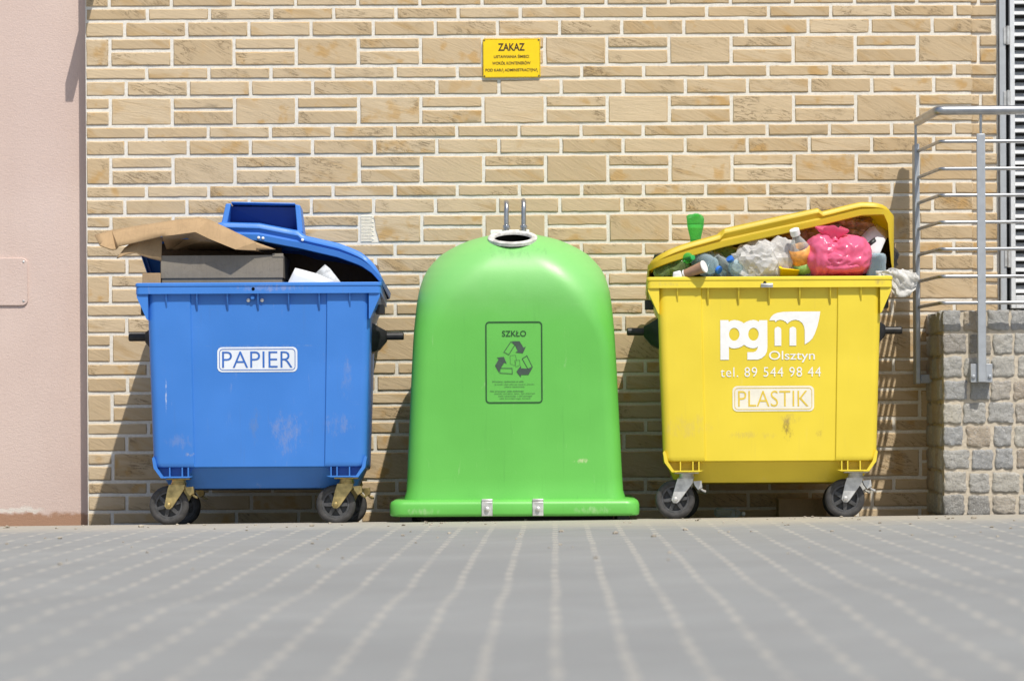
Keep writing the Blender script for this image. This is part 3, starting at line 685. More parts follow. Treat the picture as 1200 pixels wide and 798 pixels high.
    bm = bmesh.new(); lathe(bm, (-.025, .0032, 1.1835), (0, -1, 0), [(-.002, .0085), (.0012, .0085)], 14); mesh_obj('lock_hole', bm, M['dark'], root)
    return root

wheels_b = [(-.467, .16, .05, .3), (.378, .16, .055, .0), (-.475, .80, .04, .2), (.40, .80, .04, .7)]
blue = make_container('blue paper container overflowing with cardboard under a tilted lid', 306, 612, M['blue'], M['zinc_yellow'], wheels_b, .004)
BK = lambda l: .15 * max(0, min(1, l / .2))
lift_b = lambda x: interp([(-.635, .240), (-.50, .246), (-.25, .240), (0, .232), (.20, .192), (.40, .142), (.52, .098), (.58, .06), (.61, .028), (.635, .0)], x)
lid = make_lid(blue, M['blue_lid'], lift_b, (-.215, .215, .018), back=lambda l: BK(l))
# paper slot hood on the lid: a forward leaning shade, open towards the front
bm = bmesh.new(); hx0, hx1 = (259 - 306) / 233, (356 - 306) / 233
zl = lambda x, y: 1.207 + .088 + .016 + lift_b(x) * (1 - y)
hk = lambda x: lerp(-.024, .014, (x - hx0) / (hx1 - hx0))
def hood_pts(x, ins): 
    return [(x, .03 + .135, zl(x, .03) - .012), (x + ins, .05 + .135, zl(x, .05) + .12 + hk(x)), (x + ins, .24 + .11, zl(x, .24) + .152 + hk(x)), (x, .42 + .08, zl(x, .42) - .01)]
Lh = [hood_pts(hx0, .022), hood_pts(hx0 + .030, .018)]; Rh = [hood_pts(hx1 - .030, -.012), hood_pts(hx1, -.016)]
loft(bm, Lh); loft(bm, Rh)
def quad(a, b, c, d, t=.008):
    n = (Vector(b) - Vector(a)).cross(Vector(d) - Vector(a)).normalized() * t
    loft(bm, [[Vector(p) for p in (a, b, c, d)], [Vector(p) + n for p in (a, b, c, d)]])
quad(Lh[1][1], Rh[0][1], Rh[0][2], Lh[1][2]); quad(Lh[1][2], Rh[0][2], Rh[0][3], Lh[1][3])
mesh_obj('slot_hood', bm, M['blue_lid'], lid, bevel=.004)
bm = bmesh.new()
def hp_(x, top): return (x, .225 if top else .31, zl(x, .1) + (.118 + hk(x) if top else -.01))
q = [hp_(hx0 + .035, 0), hp_(hx1 - .035, 0), hp_(hx1 - .033, 1), hp_(hx0 + .037, 1)]
loft(bm, [[Vector(p) for p in q], [Vector(p) + Vector((0, .01, .004)) for p in q]]); mesh_obj('slot_flap', bm, M['navy'], lid)
for (x, zz) in ((-.008, .014), (.014, .0145), (.215, .045)):
    bm = bmesh.new(); lathe(bm, (x, -.024 + BK(lift_b(x)), 1.207 + zz + lift_b(x)), (0, -1, 0), [(-.003, .0075), (.002, .007), (.004, .004)], 12); mesh_obj('rivet', bm, M['white'], lid)
for x in (-.052, .017):
    bm = bmesh.new(); lathe(bm, (x, .03, 1.128), (0, -1, 0), [(0, .010), (.004, .009), (.006, .004)], 12); mesh_obj('rivet', bm, M['zinc'], blue)
bm = bmesh.new(); lathe(bm, (-.03, .03, 1.142), (0, -1, 0), [(0, .014), (.012, .012), (.016, .008)], 14); mesh_obj('lock_knob', bm, M['blue'], blue)
def onface(cx, gy):
    return lambda px, py: ((px - cx) / 233, (gy - py) / 233)
fb = onface(306, 612.2)
def fr(fn, x0, x1, y0, y1): a = fn(x0, y1); b = fn(x1, y0); return a[0], b[0], a[1], b[1]
x0, x1, z0, z1 = fr(fb, 257, 351, 404, 433.3)
printed('sticker', [shape2d([rloop(x0, x1, z0, z1, .024)])], lambda u, v: (u, yface(v) - .0015, v), M['sticker'], blue)
printed('sticker_print', [ring2d(x0 + .010, x1 - .010, z0 + .009, z1 - .009, .018, .0032), text2d('PAPIER', (x0 + x1) / 2, (z0 + z1) / 2, .355, .082, -.008)], lambda u, v: (u, yface(v) - .0028, v), M['blueprint'], blue)

wheels_y = [(-.478, .16, .058, .1), (.382, .16, .055, .5), (-.43, .80, .04, .2), (.42, .80, .05, .7)]
yel = make_container('yellow plastics container with a propped lid and bulging bags', 902, 606, M['yellow'], M['zinc'], wheels_y, -.004)
lift_y = lambda x: interp([(-.635, .062), (-.58, .072), (-.245, .168), (.0, .224), (.253, .280), (.46, .333), (.58, .343), (.635, .333)], x)
make_lid(yel, M['yellow_lid'], lift_y, (-.255, .248, .022), .16, cheek=.86, back=lambda l: .03 + .52 * l)
fy = onface(902, 606.6)
K = 5.7
def lg(pts): return [fy(830 + x / K, 350 + y / K) for x, y in pts]
ell = lambda cx, cy, rx, ry, n=28: [(cx + rx * math.cos(2 * math.pi * i / n), cy + ry * math.sin(2 * math.pi * i / n)) for i in range(n)]
pg = [(80, 135), (134, 135), (138, 148), (150, 139), (173, 134), (200, 138), (222, 146), (238, 157), (255, 146), (277, 138), (302, 134), (325, 139), (337, 148), (341, 137), (395, 137), (395, 320), (391, 348), (378, 372), (356, 391), (330, 400), (260, 400), (260, 350), (300, 350), (318, 343), (328, 328), (331, 312), (320, 321), (302, 325), (277, 321), (255, 312), (238, 300), (222, 312), (200, 321), (173, 325), (152, 322), (137, 313), (137, 400), (80, 400)]
mleaf = [(408, 138), (420, 115), (438, 98), (462, 88), (500, 82), (560, 80), (750, 80), (742, 130), (730, 180), (712, 230), (695, 262), (672, 284), (645, 300), (645, 205), (640, 178), (628, 156), (608, 141), (585, 135), (560, 139), (541, 150), (530, 161), (518, 148), (500, 138), (480, 134), (462, 139), (450, 150), (444, 138)]
stem = lambda x0, x1: [(x0, 308), (x0, 200), (x0 + 5, 188), ((x0 + x1) / 2, 180), (x1 - 5, 188), (x1, 200), (x1, 308)]
def tx(s, x0, x1, y0, y1, b=0.0, sp=1.0):
    a = fy(830 + x0 / K, 350 + y1 / K); c = fy(830 + x1 / K, 350 + y0 / K); return text2d(s, (a[0] + c[0]) / 2, (a[1] + c[1]) / 2, c[0] - a[0], c[1] - a[1], b, sp)
logo = [shape2d([lg(pg), lg(ell(173, 230, 35, 43)), lg(ell(302, 230, 35, 43))]), shape2d([lg(mleaf)]), shape2d([lg(stem(443, 488))]), shape2d([lg(stem(543, 588))]),
        tx('Olsztyn', 405, 712, 342, 420, .004), tx('tel. 89 544 98 44', 80, 752, 450, 515, -.004, 1.12)]
printed('logo', logo, lambda u, v: (u, yface(v) - .002, v), M['white'], yel)
x0, x1, z0, z1 = fr(fy, 858, 953.8, 451, 480.8)
printed('sticker', [shape2d([rloop(x0, x1, z0, z1, .024)])], lambda u, v: (u, yface(v) - .0015, v), M['ysticker'], yel)
printed('sticker_print', [ring2d(x0 + .010, x1 - .010, z0 + .009, z1 - .009, .018, .0028), text2d('PLASTIK', (x0 + x1) / 2, (z0 + z1) / 2, .355, .080, -.008)], lambda u, v: (u, yface(v) - .0028, v), M['yprint'], yel)
bm = bmesh.new(); box(bm, (-.045, -.006, 1.160), (.016, .002, 1.181)); box(bm, (-.045, -.012, 1.171), (.016, -.006, 1.176)); mesh_obj('lock_plate', bm, M['zinc'], yel, bevel=.002)

# ------------------------------------------------------------------ green bell container
S = 225.7; YC = 16.52
gx = (603.5 - CX - ROLL * (430 - CY)) / S
gr = empty('bell_container', (gx, YC, gz(gx, 16.0)), (0, 0, 0)); tag(gr, 'green domed glass bank with a round hole and lifting hooks on top', 'bottle bank')
g0 = gz(gx, 16.0)
zz = lambda y: H + (CY - y) / S - g0
HWT = [(zz(y), hw / S) for y, hw in ((604, 124.6), (580, 124.4), (430, 117.5), (388, 115.2), (360, 113), (344, 110.8), (334, 108.5), (325, 105.5), (316, 101), (309, 95.5), (300, 87), (293, 76.5), (287, 65), (282, 53), (278, 39), (275.5, 26), (274, 13))]
ZT = zz(273.5); ZS = zz(357); N_ = 2.4
def hd(z):
    if z <= ZS: return .435 - (z - .1) * .03
    t = min(1, (z - ZS) / (ZT - ZS)); return (.435 - (ZS - .1) * .03) * (1 - t ** N_) ** (1 / N_)
bm = bmesh.new(); zs = [.045, .09, .115] + [lerp(.15, ZS, i / 14) for i in range(15)] + [lerp(ZS, ZT, math.sin(math.pi / 2 * i / 60)) for i in range(1, 60)] + [ZT - .0006]
rings = []
for z in zs:
    hw = interp(HWT, z) + (.012 * (1 - sst(.10, .16, z))); d = hd(z) + (.012 * (1 - sst(.10, .16, z)))
    t = sst(ZS - .25, ZT, z); r = lerp(.085, .97 * min(hw, d), t)
    rings.append([(x, y, z) for x, y in rrect(-hw, hw, -d, d, r, 14, 14)])
loft(bm, rings)
yh = -.195
za = ZS + (ZT - ZS) * (1 - (abs(yh) / (.435 - (ZS - .1) * .03)) ** N_) ** (1 / N_)
tl = Vector((0, -.33, 1)).normalized(); hc_ = Vector(((602 - 603.5) / 230, yh, za - .012))
bad = [f for f in bm.faces if f.calc_center_median().z > ZS and all(((v.co - hc_) - tl * (v.co - hc_).dot(tl)).length < .122 for v in f.verts)]
bmesh.ops.delete(bm, geom=bad, context='FACES')
mesh_obj('body', bm, M['green'], gr, ang=50)
bm = bmesh.new(); fl = lambda i, z: [(x, y, z) for x, y in rrect(-.630 + i, .630 - i, -.51 + i, .51 - i, .07 - i * .3, 8, 2)]
loft(bm, [fl(.012, .024), fl(.002, .030), fl(0, .040), fl(.0, .082), fl(.006, .098), fl(.02, .106), fl(.06, .109)]); mesh_obj('base_flange', bm, M['green'], gr, ang=50)
for sx in (-1, 1):
    for sy in (-1, 1):
        bm = bmesh.new(); box(bm, (sx * .55 - .03, sy * .42 - .03, -.01 if sy < 0 else -.035), (sx * .55 + .03, sy * .42 + .03, .024)); mesh_obj('foot', bm, M['black'], gr)
bm = bmesh.new(); box(bm, (-.5, -.3, .0), (.5, .3, .023)); mesh_obj('discharge_flap', bm, M['black'], gr)
for px in (571.7, 630.8):
    bm = bmesh.new(); x = (px - 603.5) / 231; box(bm, (x - .028, -.517, .026), (x + .028, -.509, .098)); box(bm, (x - .028, -.515, .0985), (x + .028, -.43, .1115)); co = mesh_obj('clamp', bm, M['zinc'], gr, bevel=.003)
    b2 = bmesh.new(); lathe(b2, (x, -.517, .061), (0, -1, 0), [(0, .013), (.009, .012), (.013, .006)], 8); mesh_obj('bolt', b2, M['zinc'], co)
# mouth
bm = bmesh.new(); lathe(bm, hc_, tl, [(-.006, .128), (.009, .1275), (.014, .122), (.016, .111), (.012, .100), (.004, .095), (-.002, .094)], 48, cap=False); mesh_obj('mouth_ring', bm, M['ringgrey'], gr)
bm = bmesh.new(); lathe(bm, hc_, tl, [(-.001, .0945), (-.3, .085), (-.3, .001)], 40, cap=False); mesh_obj('mouth', bm, M['dark'], gr)
ax = lambda px: (px - 603.5) / 224
bm = bmesh.new(); zp = zz(273.8); box(bm, (ax(576), -.045, zp - .05), (ax(621), .12, zp + .018)); mesh_obj('hook_plate', bm, M['white'], gr, bevel=.004)
for px, top in ((594.5, 237), (614.5, 235.5)):
    bm = bmesh.new(); x = ax(px); t = zz(top) + .002
    pts = [(x, -.055, zp)] + [(x + .0015 * math.sin(i), -.055 * math.cos(math.pi * i / 12), t - .055 + .055 * math.sin(math.pi * i / 12)) for i in range(13)] + [(x, .055, zp)]
    tube(bm, pts, .0125, 12)
    for yy in (-.055, .055): lathe(bm, (x, yy, zp + .028), (0, 0, 1), [(0, .019), (.012, .018), (.016, .012)], 8)
    mesh_obj('lifting_hook', bm, M['steel'], gr)
# label
KG = 7.26
SG = F / (YC - .42)
gl = lambda x, y: ((560 + x / KG - 603.5 - 1.0) / SG, H - g0 + (CY - (370 + y / KG)) / SG + .002)
fg = lambda u, v: (u, -hd(v) - .0022, v)
def gt(s, x0, x1, y0, y1, b=0.0):
    a, c = gl(x0, y1), gl(x1, y0); return text2d(s, (a[0] + c[0]) / 2, (a[1] + c[1]) / 2, c[0] - a[0], c[1] - a[1], b)
a, c = gl(80, 746), gl(566, 50)
printed('label_frame', [ring2d(a[0], c[0], a[1], c[1], .020, .007), gt('SZKŁO', 222, 428, 128, 178, .012)], fg, M['greenprint'], gr)
def rt(p, k):
    an = math.radians(120 * k); dx, dy = p[0] - 327, p[1] - 382; return gl(327 + dx * math.cos(an) - dy * math.sin(an), 382 + dx * math.sin(an) + dy * math.cos(an))
arw = [(305, 218), (372, 218), (405, 274), (424, 264), (400, 320), (336, 312), (357, 300), (330, 246)]; par = [(298, 222), (332, 246), (280, 332), (238, 310)]
lab = []
for k in range(3):
    lab.append(shape2d([[rt(p, k) for p in arw]]))
    q = [rt(p, k) for p in par]
    lab += [line2d(q[i], q[(i + 1) % 4], .0028) for i in range(4)]
for lp in ([(290, 340), (335, 335), (345, 375), (330, 425), (292, 410)], [(330, 380), (372, 378), (375, 420), (340, 436)]):
    q = [gl(*p) for p in lp]; lab += [line2d(q[i], q[(i + 1) % len(q)], .0012) for i in range(len(q))]
for s, x0, x1, y, b in (('Wrzucamy: opakowania ze szkła', 135, 405, 562, .01), ('np. butelki i słoiki szklane po napojach i żywności', 158, 495, 585, 0), ('szklane opakowania', 238, 412, 606, 0), ('Nie wrzucamy: szkła stołowego', 120, 405, 644, .01), ('ceramiki, porcelany, luster, szyb okiennych', 155, 500, 664, 0), ('szkła okiennego i zbrojonego', 188, 475, 685, 0), ('szkła żaroodpornego, żarówek', 200, 465, 705, 0)):
    lab.append(gt(s, x0, x1, y - 7, y + 7, b))
printed('label_print', lab, fg, M['greyprint'], gr)

# ------------------------------------------------------------------ things in and on the blue container
def sheet(name, panels, mat, label, cat='cardboard', th=.006, group=None):
    bm = bmesh.new(); cache = {}
    def vv(p):
        k = tuple(round(q, 4) for q in p)
        if k not in cache: cache[k] = bm.verts.new(P(*p))
        return cache[k]
    for pan in panels: face(bm, [vv(p) for p in pan])
    bmesh.ops.recalc_face_normals(bm, faces=bm.faces[:])
    bmesh.ops.triangulate(bm, faces=bm.faces[:])
    bmesh.ops.subdivide_edges(bm, edges=bm.edges[:], cuts=2, use_grid_fill=True)
    for v in bm.verts: v.co += Vector((noise.noise(v.co * 9), noise.noise(v.co * 9 + Vector((7, 0, 0))), noise.noise(v.co * 9 + Vector((0, 7, 0))))) * .0006
    o = mesh_obj(name, bm, mat, ang=7, solid=th); tag(o, label, cat, group); return o
G1 = 'cardboard sheets sticking out of the blue container'
T, B_ = 16.075, 16.02
sheet('cardboard_flap', [[(111, 276, T), (131, 270, T + .02), (136, 292.5, B_ + .02), (130, 292.5, B_), (117, 288, B_)],
    [(131, 270, T + .02), (207, 258, T), (190, 277, B_), (139, 289, B_), (136, 292.5, B_ + .02)],
    [(207, 258, T), (233, 255, T), (229, 272, B_ - .02), (190, 277, B_)],
    [(233, 255, T), (245, 257.5, T), (268, 268.5, T), (300, 284, T), (323, 292.3, T), (300, 293, B_ + .05), (276, 292, B_), (245, 279.5, B_), (229, 272, B_ - .02)],
    [(190, 277, B_), (229, 272, B_ - .02), (245, 279.5, B_), (276, 292, B_), (300, 293, B_ + .05), (312, 297, 16.5), (196, 295, 16.5)]], M['kraft'], 'long brown cardboard flap folded over the left end of the blue container', group=G1)
sheet('cardboard_flap', [[(163, 277, 16.09), (160, 296, 16.05), (150, 298, 16.04), (137, 303, 16.03), (146, 291, 16.06)],
    [(163, 277, 16.09), (190, 278.5, 16.11), (189, 306, 16.075), (179, 303.5, 16.07), (164, 299, 16.055), (160, 296, 16.05)],
    [(163, 277, 16.09), (190, 278.5, 16.11), (240, 284, 16.3), (190, 284, 16.5)]], M['kraft'], 'shorter torn brown cardboard flap hanging below the long flap', group=G1)
def carton(name, px0, px1, py0, py1, Y, dep, rot, mat, label, seam=True):
    a, b = P(px0, py1, Y), P(px1, py0, Y); w_, h_ = b.x - a.x, b.z - a.z; c = Vector(((a.x + b.x) / 2, Y + dep / 2, a.z))
    r = empty(name, c, (0, 0, rot)); tag(r, label, 'box')
    bm = bmesh.new(); box(bm, (-w_ / 2, -dep / 2, 0), (w_ / 2, dep / 2, h_)); mesh_obj('carton', bm, mat, r, bevel=.003)
    if seam:
        bm = bmesh.new(); box(bm, (-w_ / 2 - .004, -dep / 2 - .006, h_ * .42), (w_ / 2 + .004, dep / 2 + .004, h_ + .004)); box(bm, (w_ / 2 - .05, -dep / 2 - .009, h_ - .006), (w_ / 2 + .006, -dep / 2 - .0061, h_ + .012)); mesh_obj('carton_lid', bm, mat, r, bevel=.003)
    return r
carton('flat_box', 189, 330, 300, 345, 16.095, .5, .012, M['greycard'], 'grey flat cardboard box lying inside the blue container')
carton('brown_box', 167, 188, 320, 360, 16.07, .12, .0, M['kraft'], 'small brown box end beside the grey flat box', False)
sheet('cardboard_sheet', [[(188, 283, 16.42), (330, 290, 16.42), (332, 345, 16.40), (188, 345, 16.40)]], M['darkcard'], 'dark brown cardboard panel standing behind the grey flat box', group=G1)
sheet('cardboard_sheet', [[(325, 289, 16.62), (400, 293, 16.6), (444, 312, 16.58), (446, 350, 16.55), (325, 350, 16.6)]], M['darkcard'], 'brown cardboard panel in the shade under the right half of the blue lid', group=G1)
sheet('paper_sheet', [[(346, 314, 16.08), (372, 321, 16.075), (392, 330, 16.07), (352, 345, 16.07), (334, 338, 16.075)]], M['paper'], 'bright white folded paper poking out of the blue container', 'paper', .004)
sheet('paper_sheet', [[(381, 310, 16.12), (387, 315, 16.11), (401, 333, 16.09), (375, 345, 16.09), (364, 326, 16.12)]], M['greypaper'], 'pale printed paper corner right of the white folded paper', 'paper', .003)
# ------------------------------------------------------------------ rubbish in the yellow container
def bottle(px0, py0, Y0, px1, py1, Y1, r, mat, capm, label, lab=None, group='plastic bottles in the yellow container', short=False):
    a, b = P(px0, py0, Y0), P(px1, py1, Y1); d = b - a; Ln = d.length; r_ = r / 233
    root = empty('plastic_bottle', a); tag(root, label, 'bottle', group); bm = bmesh.new()
    pet = lambda s, t: ((.34 if short else .12) * math.cos((3 if short else 5) * t + .5) * (1 - sst(.0, .1, s / Ln))) + .02 * math.cos(s / Ln * 60)
    lathe(bm, (0, 0, 0), d, [(Ln * .03, r_ * .3), (0, r_ * .62), (Ln * .03, r_ * .88), (Ln * .1, r_ * 1.0)] + [(Ln * q, r_ * (1 - .03 * (i % 2))) for i, q in enumerate((.16, .2) if short else (.2, .28, .36, .44, .52, .6, .66))] + [(Ln * (.28 if short else .74), r_ * .92), (Ln * (.48 if short else .82), r_ * .66), (Ln * .88, r_ * .42), (Ln * .91, r_ * .36), (Ln * .94, r_ * .36)], 30, wob=pet); mesh_obj('bottle_body', bm, mat, root)
    if capm:
        bm = bmesh.new(); lathe(bm, d.normalized() * Ln * .925, d, [(0, r_ * .42), (0.002, r_ * .45), (Ln * .085, r_ * .45), (Ln * .09, r_ * .38)], 20, wob=lambda s, t: .03 * math.cos(20 * t)); mesh_obj('cap', bm, capm, root)
    for q0, q1, m in (lab or []):
        bm = bmesh.new(); lathe(bm, (0, 0, 0), d, [(Ln * q0, r_ * 1.02), (Ln * q1, r_ * 1.02)], 30, cap=False); mesh_obj('bottle_label', bm, m, root, solid=.001)
    return root
def bag(name, px, py, Y, rx, ry, rd, mat, label, cat='bag', amp=.22, fr_=2.2, sub=5, sq=2.2, group=None, knot=None, rot=None, ang=70):
    bm = bmesh.new(); s = F / Y; sd = random.random() * 60
    def f(d):
        q = d * fr_ + Vector((sd, 0, 0)); rg = 1 - abs(noise.noise(q * 1.7)) * 2
        return amp * (noise.noise(q) * .6 + rg * .28) + amp * .25 * (1 - 2 * abs(noise.noise(q * 4.1))) + amp * .1 * noise.noise(q * 11)
    blob(bm, (0, 0, 0), (rx / s, rd, ry / s), sub, f, 0, sq, rot)
    if knot:
        kx, kz, kr, kl = knot
        rgs = []
        for i in range(7):
            t = i / 6; r = kr * (1.0 - .75 * math.sin(math.pi * min(1, t * 1.1)) + t * .5)
            rgs.append([Vector((kx + r * math.cos(a) * (1 + .25 * math.sin(5 * a + i)), r * math.sin(a) - .02 * t, kz + kl * t + .008 * math.sin(3 * a))) for a in [2 * math.pi * k / 18 for k in range(18)]])
        loft(bm, rgs)
    o = mesh_obj(name, bm, mat, ang=ang); o.location = P(px, py, Y); tag(o, label, cat, group); return o
def lump(bm, px, py, Y, rx, ry, rd, amp, fr_): pass
GB = 'filled bags in the yellow container'
bag('rubbish_bag', 870, 318, 16.55, 95, 34, .20, M['blackbag'], 'dark bag in the shade at the left under the yellow lid', group=GB, amp=.25)
bag('rubbish_bag', 985, 300, 16.62, 62, 46, .20, M['blackbag'], 'black bag behind the pink bag under the raised lid end', group=GB, amp=.25)
bag('food_wrapper', 938, 284, 16.36, 26, 20, .08, M['brownbag'], 'shiny brown wrapper behind the bottle with the orange label', 'wrapper', amp=.4, fr_=2.8)
bag('food_wrapper', 985, 266, 16.40, 34, 14, .09, M['brownbag'], 'brown crumpled wrapper lying above the pink bag', 'wrapper', amp=.4, fr_=2.8)
bag('food_wrapper', 905, 296, 16.36, 20, 13, .06, M['brownbag'], 'brown wrapper poking up behind the crinkled clear film', 'wrapper', amp=.4, fr_=2.8)
# pink bag: two swollen lobes pulled together at a tied neck
bm = bmesh.new()
for (cx, cz, rx, rz, ry, sd) in ((-.072, -.012, .098, .112, .12, 3), (.062, -.016, .112, .108, .13, 9), (.0, -.05, .15, .07, .13, 17)):
    kn = Vector((.005, -.08, .055))
    def f(d, sd=sd):
        w_ = d - Vector((-.5 * (1 if cx > 0 else -1), -.4, .75)).normalized(); an = math.atan2(d.x, d.z + .3)
        return .09 * (abs(math.sin(an * 6.5 + noise.noise(d * 1.8) * 3.5)) ** .6 - .6) * max(0, 1.2 - w_.length * .75) + .10 * noise.noise(d * 1.6 + Vector((sd, 0, 0))) + .05 * (1 - 3 * abs(noise.noise(d * 2.6 + Vector((sd, 2, 0)))))
    blob(bm, (cx, 0, cz), (rx, ry, rz), 5, f, 0, 2.2)
rgs = []
for i in range(9):
    t = i / 8; r = .036 * (1 - .62 * math.sin(math.pi * min(1, t * 1.25))) + .018 * t
    rgs.append([Vector((-.015 - .015 * t + r * 1.3 * math.cos(a) * (1 + .3 * math.sin(4 * a + i * .4)), -.05 + r * math.sin(a), 0.05 + .075 * t + .012 * math.sin(3 * a))) for a in [2 * math.pi * k / 24 for k in range(24)]])
loft(bm, rgs)
o = mesh_obj('rubbish_bag', bm, M['pink'], ang=70); o.location = P(981, 297, 16.14); tag(o, 'bright pink tied plastic bag bulging out of the yellow container', 'bag', GB)
bag('clear_film', 889, 310, 16.16, 28, 23, .08, M['bubble'], 'large crinkled heap of clear plastic film in the middle of the yellow container', 'film', amp=.5, fr_=2.6, sub=4, ang=3)
bag('clear_bag', 916, 303, 16.16, 18, 22, .06, M['bubble'], 'clear crumpled bag left of the bottle with the orange label', 'bag', amp=.5, fr_=2.4, sub=3, ang=3)
bottle(951, 345, 16.2, 931, 270, 16.05, 12.5, M['pet'], M['cap_white'], 'clear bottle with an orange and green label leaning by the pink bag', [(.52, .74, M['lab_or']), (.38, .52, M['lab_gr'])])
bottle(815, 251.5, 16.62, 815, 308, 16.60, 10.5, M['petgreen'], None, 'green bottle standing base up above the yellow lid edge', short=True)
bottle(790, 308, 16.09, 806, 328, 16.3, 14, M['petolive'], None, 'greenish bottle lying base out at the left end of the yellow container')
bottle(774, 315, 16.10, 790, 332, 16.25, 11, M['petolive'], None, 'olive bottle end squeezed into the left corner of the yellow container')
bottle(814, 300, 16.16, 843, 317, 16.07, 10.5, M['petblue'], M['cap_blue'], 'bluish bottle pointing its blue cap at the rim, next to the cup')
bottle(878, 336, 16.2, 855, 303, 16.08, 9.5, M['petblue'], M['cap_blue'], 'bluish bottle with raised blue cap left of the clear film')
bottle(866, 340, 16.22, 838, 297, 16.12, 9, M['pet'], None, 'clear capless bottle between the two blue capped bottles')
bottle(794, 303, 16.16, 812, 302, 16.05, 6.5, M['petgreen'], M['cap_green'], 'small green bottle with green cap under the low end of the lid')
bottle(905, 335, 16.3, 893, 281, 16.24, 10, M['pet'], M['cap_white'], 'clear bottle behind the crinkled film near the middle of the lid')
bottle(836, 290, 16.3, 868, 306, 16.2, 10, M['petolive'], None, 'olive bottle lying deep in the shade behind the blue capped bottles')
bottle(828, 322, 16.14, 832, 292, 16.2, 9, M['pet'], None, 'clear bottle end standing between the brown cup and the lid')
bottle(846, 326, 16.2, 822, 288, 16.3, 9, M['petblue'], M['cap_white'], 'bluish bottle with a white cap half hidden below the yellow lid')
bag('clear_film', 855, 312, 16.26, 22, 18, .06, M['bubble'], 'small heap of clear film behind the blue capped bottles', 'film', amp=.5, fr_=2.6, sub=3, ang=3)
bottle(1027, 297, 16.14, 1027, 345, 16.14, 11.5, M['petblue'], None, 'pale blue bottle standing base up right of the pink bag')
cu = empty('paper_cup', P(803, 321, 16.03)); tag(cu, 'brown paper cup with white rim lying at the left of the rim', 'cup')
d = P(825, 312.5, 15.98) - P(803, 321, 16.03); Ln = d.length; bm = bmesh.new(); lathe(bm, (0, 0, 0), d, [(0, .021), (Ln, .030), (Ln, .0285), (.01, .0195)], 28); mesh_obj('cup_wall', bm, M['cup'], cu)
bm = bmesh.new(); lathe(bm, d.normalized() * (Ln - .004), d, [(0, .0305), (.004, .0325), (.008, .031), (.0085, .012)], 28); mesh_obj('cup_lid', bm, M['cap_white'], cu)
bm = bmesh.new(); d = P(803, 321, 16.03) - P(825, 312.5, 15.98); lathe(bm, d * -.02, d, [(0, .0215), (.006, .0225), (.010, .021)], 28); mesh_obj('cup_base', bm, M['cap_white'], cu)
# carton with a dark printed patch, yellow tub, hanging bag
sheet('milk_carton', [[(1008, 279, 16.30), (1022, 264, 16.34), (1038, 281, 16.26), (1030, 300, 16.24), (1014, 304, 16.26)], [(1022, 264, 16.34), (1038, 281, 16.26), (1044, 274, 16.45), (1030, 262, 16.5)]], M['paper'], 'white crumpled carton with a dark patch right of the pink bag', 'carton', .006)
cp = bpy.data.objects['milk_carton']
bm = bmesh.new(); vs = [bm.verts.new(P(*q)) for q in ((1016, 285, 16.20), (1025, 278, 16.20), (1027, 283, 16.19), (1018, 290, 16.19))]; face(bm, vs); o = mesh_obj('dark_print', bm, M['black'], cp, solid=.002)
c = P(924, 317, 16.13); tb = empty('plastic_tub', c, (.5, .1, .1)); tag(tb, 'yellow plastic tub edge peeking over the rim beside the labelled bottle', 'tub')
bm = bmesh.new(); loft(bm, [[(x, y, -.06) for x, y in rrect(-.04, .04, -.03, .03, .012)], [(x, y, .02) for x, y in rrect(-.052, .052, -.04, .04, .014)], [(x, y, .026) for x, y in rrect(-.056, .056, -.044, .044, .016)], [(x, y, .026) for x, y in rrect(-.044, .044, -.034, .034, .012)], [(x, y, .0) for x, y in rrect(-.042, .042, -.032, .032, .012)]]); mesh_obj('tub_wall', bm, M['signyellow'], tb)
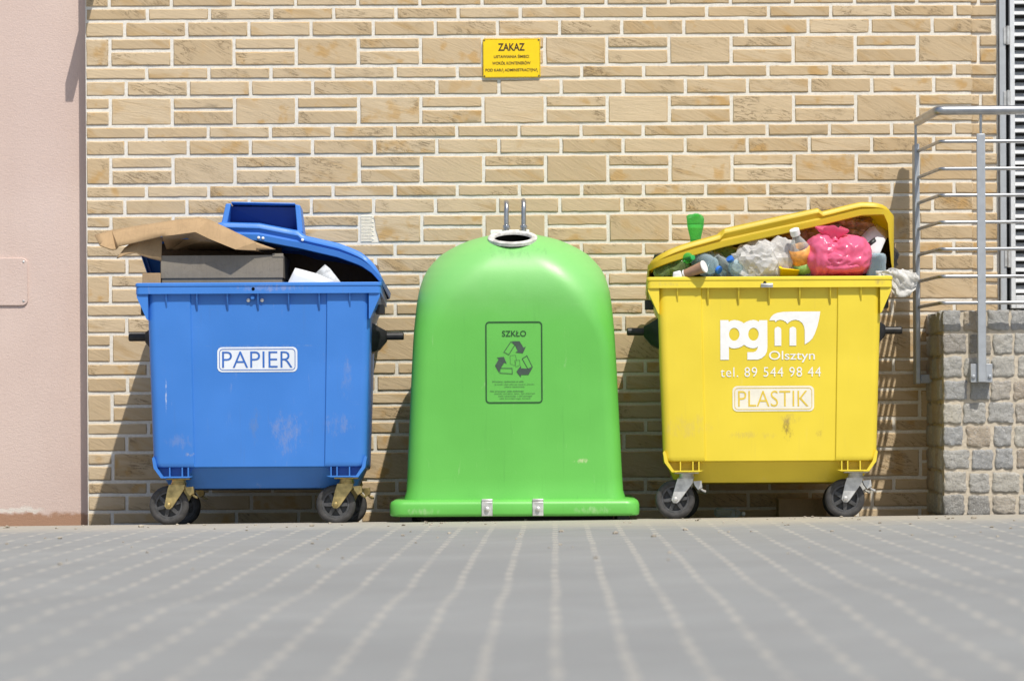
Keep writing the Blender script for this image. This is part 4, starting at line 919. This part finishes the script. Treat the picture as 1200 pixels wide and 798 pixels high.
bm = bmesh.new(); pl = rrect(-.041, .041, -.031, .031, .012); loft(bm, [[(x, y, .004) for x, y in pl], [(x, y, .010 + .003 * math.sin(40 * x)) for x, y in pl]]); mesh_obj('tub_film', bm, M['lab_or'], tb)
bm = bmesh.new()
top = [(1026, 318), (1040, 316), (1049, 314), (1060, 316), (1071, 318), (1078, 324)]; bot = [(1030, 324), (1041, 326), (1047, 337), (1054, 348), (1064, 347), (1072, 340)]
for lay, (y0, sd) in enumerate(((16.04, 1.0), (16.10, 7.0), (16.17, 13.0))):
    gd = []
    for i in range(15):
        u = i / 14 * 5; k = min(4, int(u)); f_ = u - k; rw = []
        for j in range(11):
            v = j / 10; px = lerp(lerp(top[k][0], top[k + 1][0], f_), lerp(bot[k][0], bot[k + 1][0], f_), v); py = lerp(lerp(top[k][1], top[k + 1][1], f_), lerp(bot[k][1], bot[k + 1][1], f_), v)
            q = Vector((u * .9, v * 2.2, sd)); ww = sst(0, 1.4, u)
            dd = .018 * ww * (math.sin(v * 17 + 3 * noise.noise(q) + sd) * .5 + 1 - 2.4 * abs(noise.noise(q * 1.8)))
            p = P(px + 2.5 * noise.noise(q * 2.3) - lay * 1.5 * ww, py + 3 * noise.noise(q * 2.1 + Vector((4, 0, 0))) + lay * .8, y0); p.y += dd; rw.append(bm.verts.new(p))
        gd.append(rw)
    for a, b in zip(gd, gd[1:]):
        for j in range(10):
            face(bm, [a[j], a[j + 1], b[j + 1]]); face(bm, [a[j], b[j + 1], b[j]])
o = mesh_obj('carrier_bag', bm, M['whitebag'], ang=14, solid=.0008); tag(o, 'thin white carrier bag hanging over the right rim of the yellow container', 'bag')
sheet('paper_scrap', [[(789, 319, 16.02), (797, 317, 16.02), (801, 326, 16.02), (788, 328, 16.02)]], M['paper'], 'tiny white scrap on the rim left of the brown cup', 'paper scrap', .003)
# things in the shade below the yellow container
carton('brown_box', 912, 968, 584, 606, 16.88, .15, .03, M['kraft'], 'flat brown carton against the wall under the yellow container', False)
bottle(838, 600, 16.7, 872, 602, 16.75, 6, M['pet'], M['cap_white'], 'crushed clear bottle lying under the yellow container', None, None)
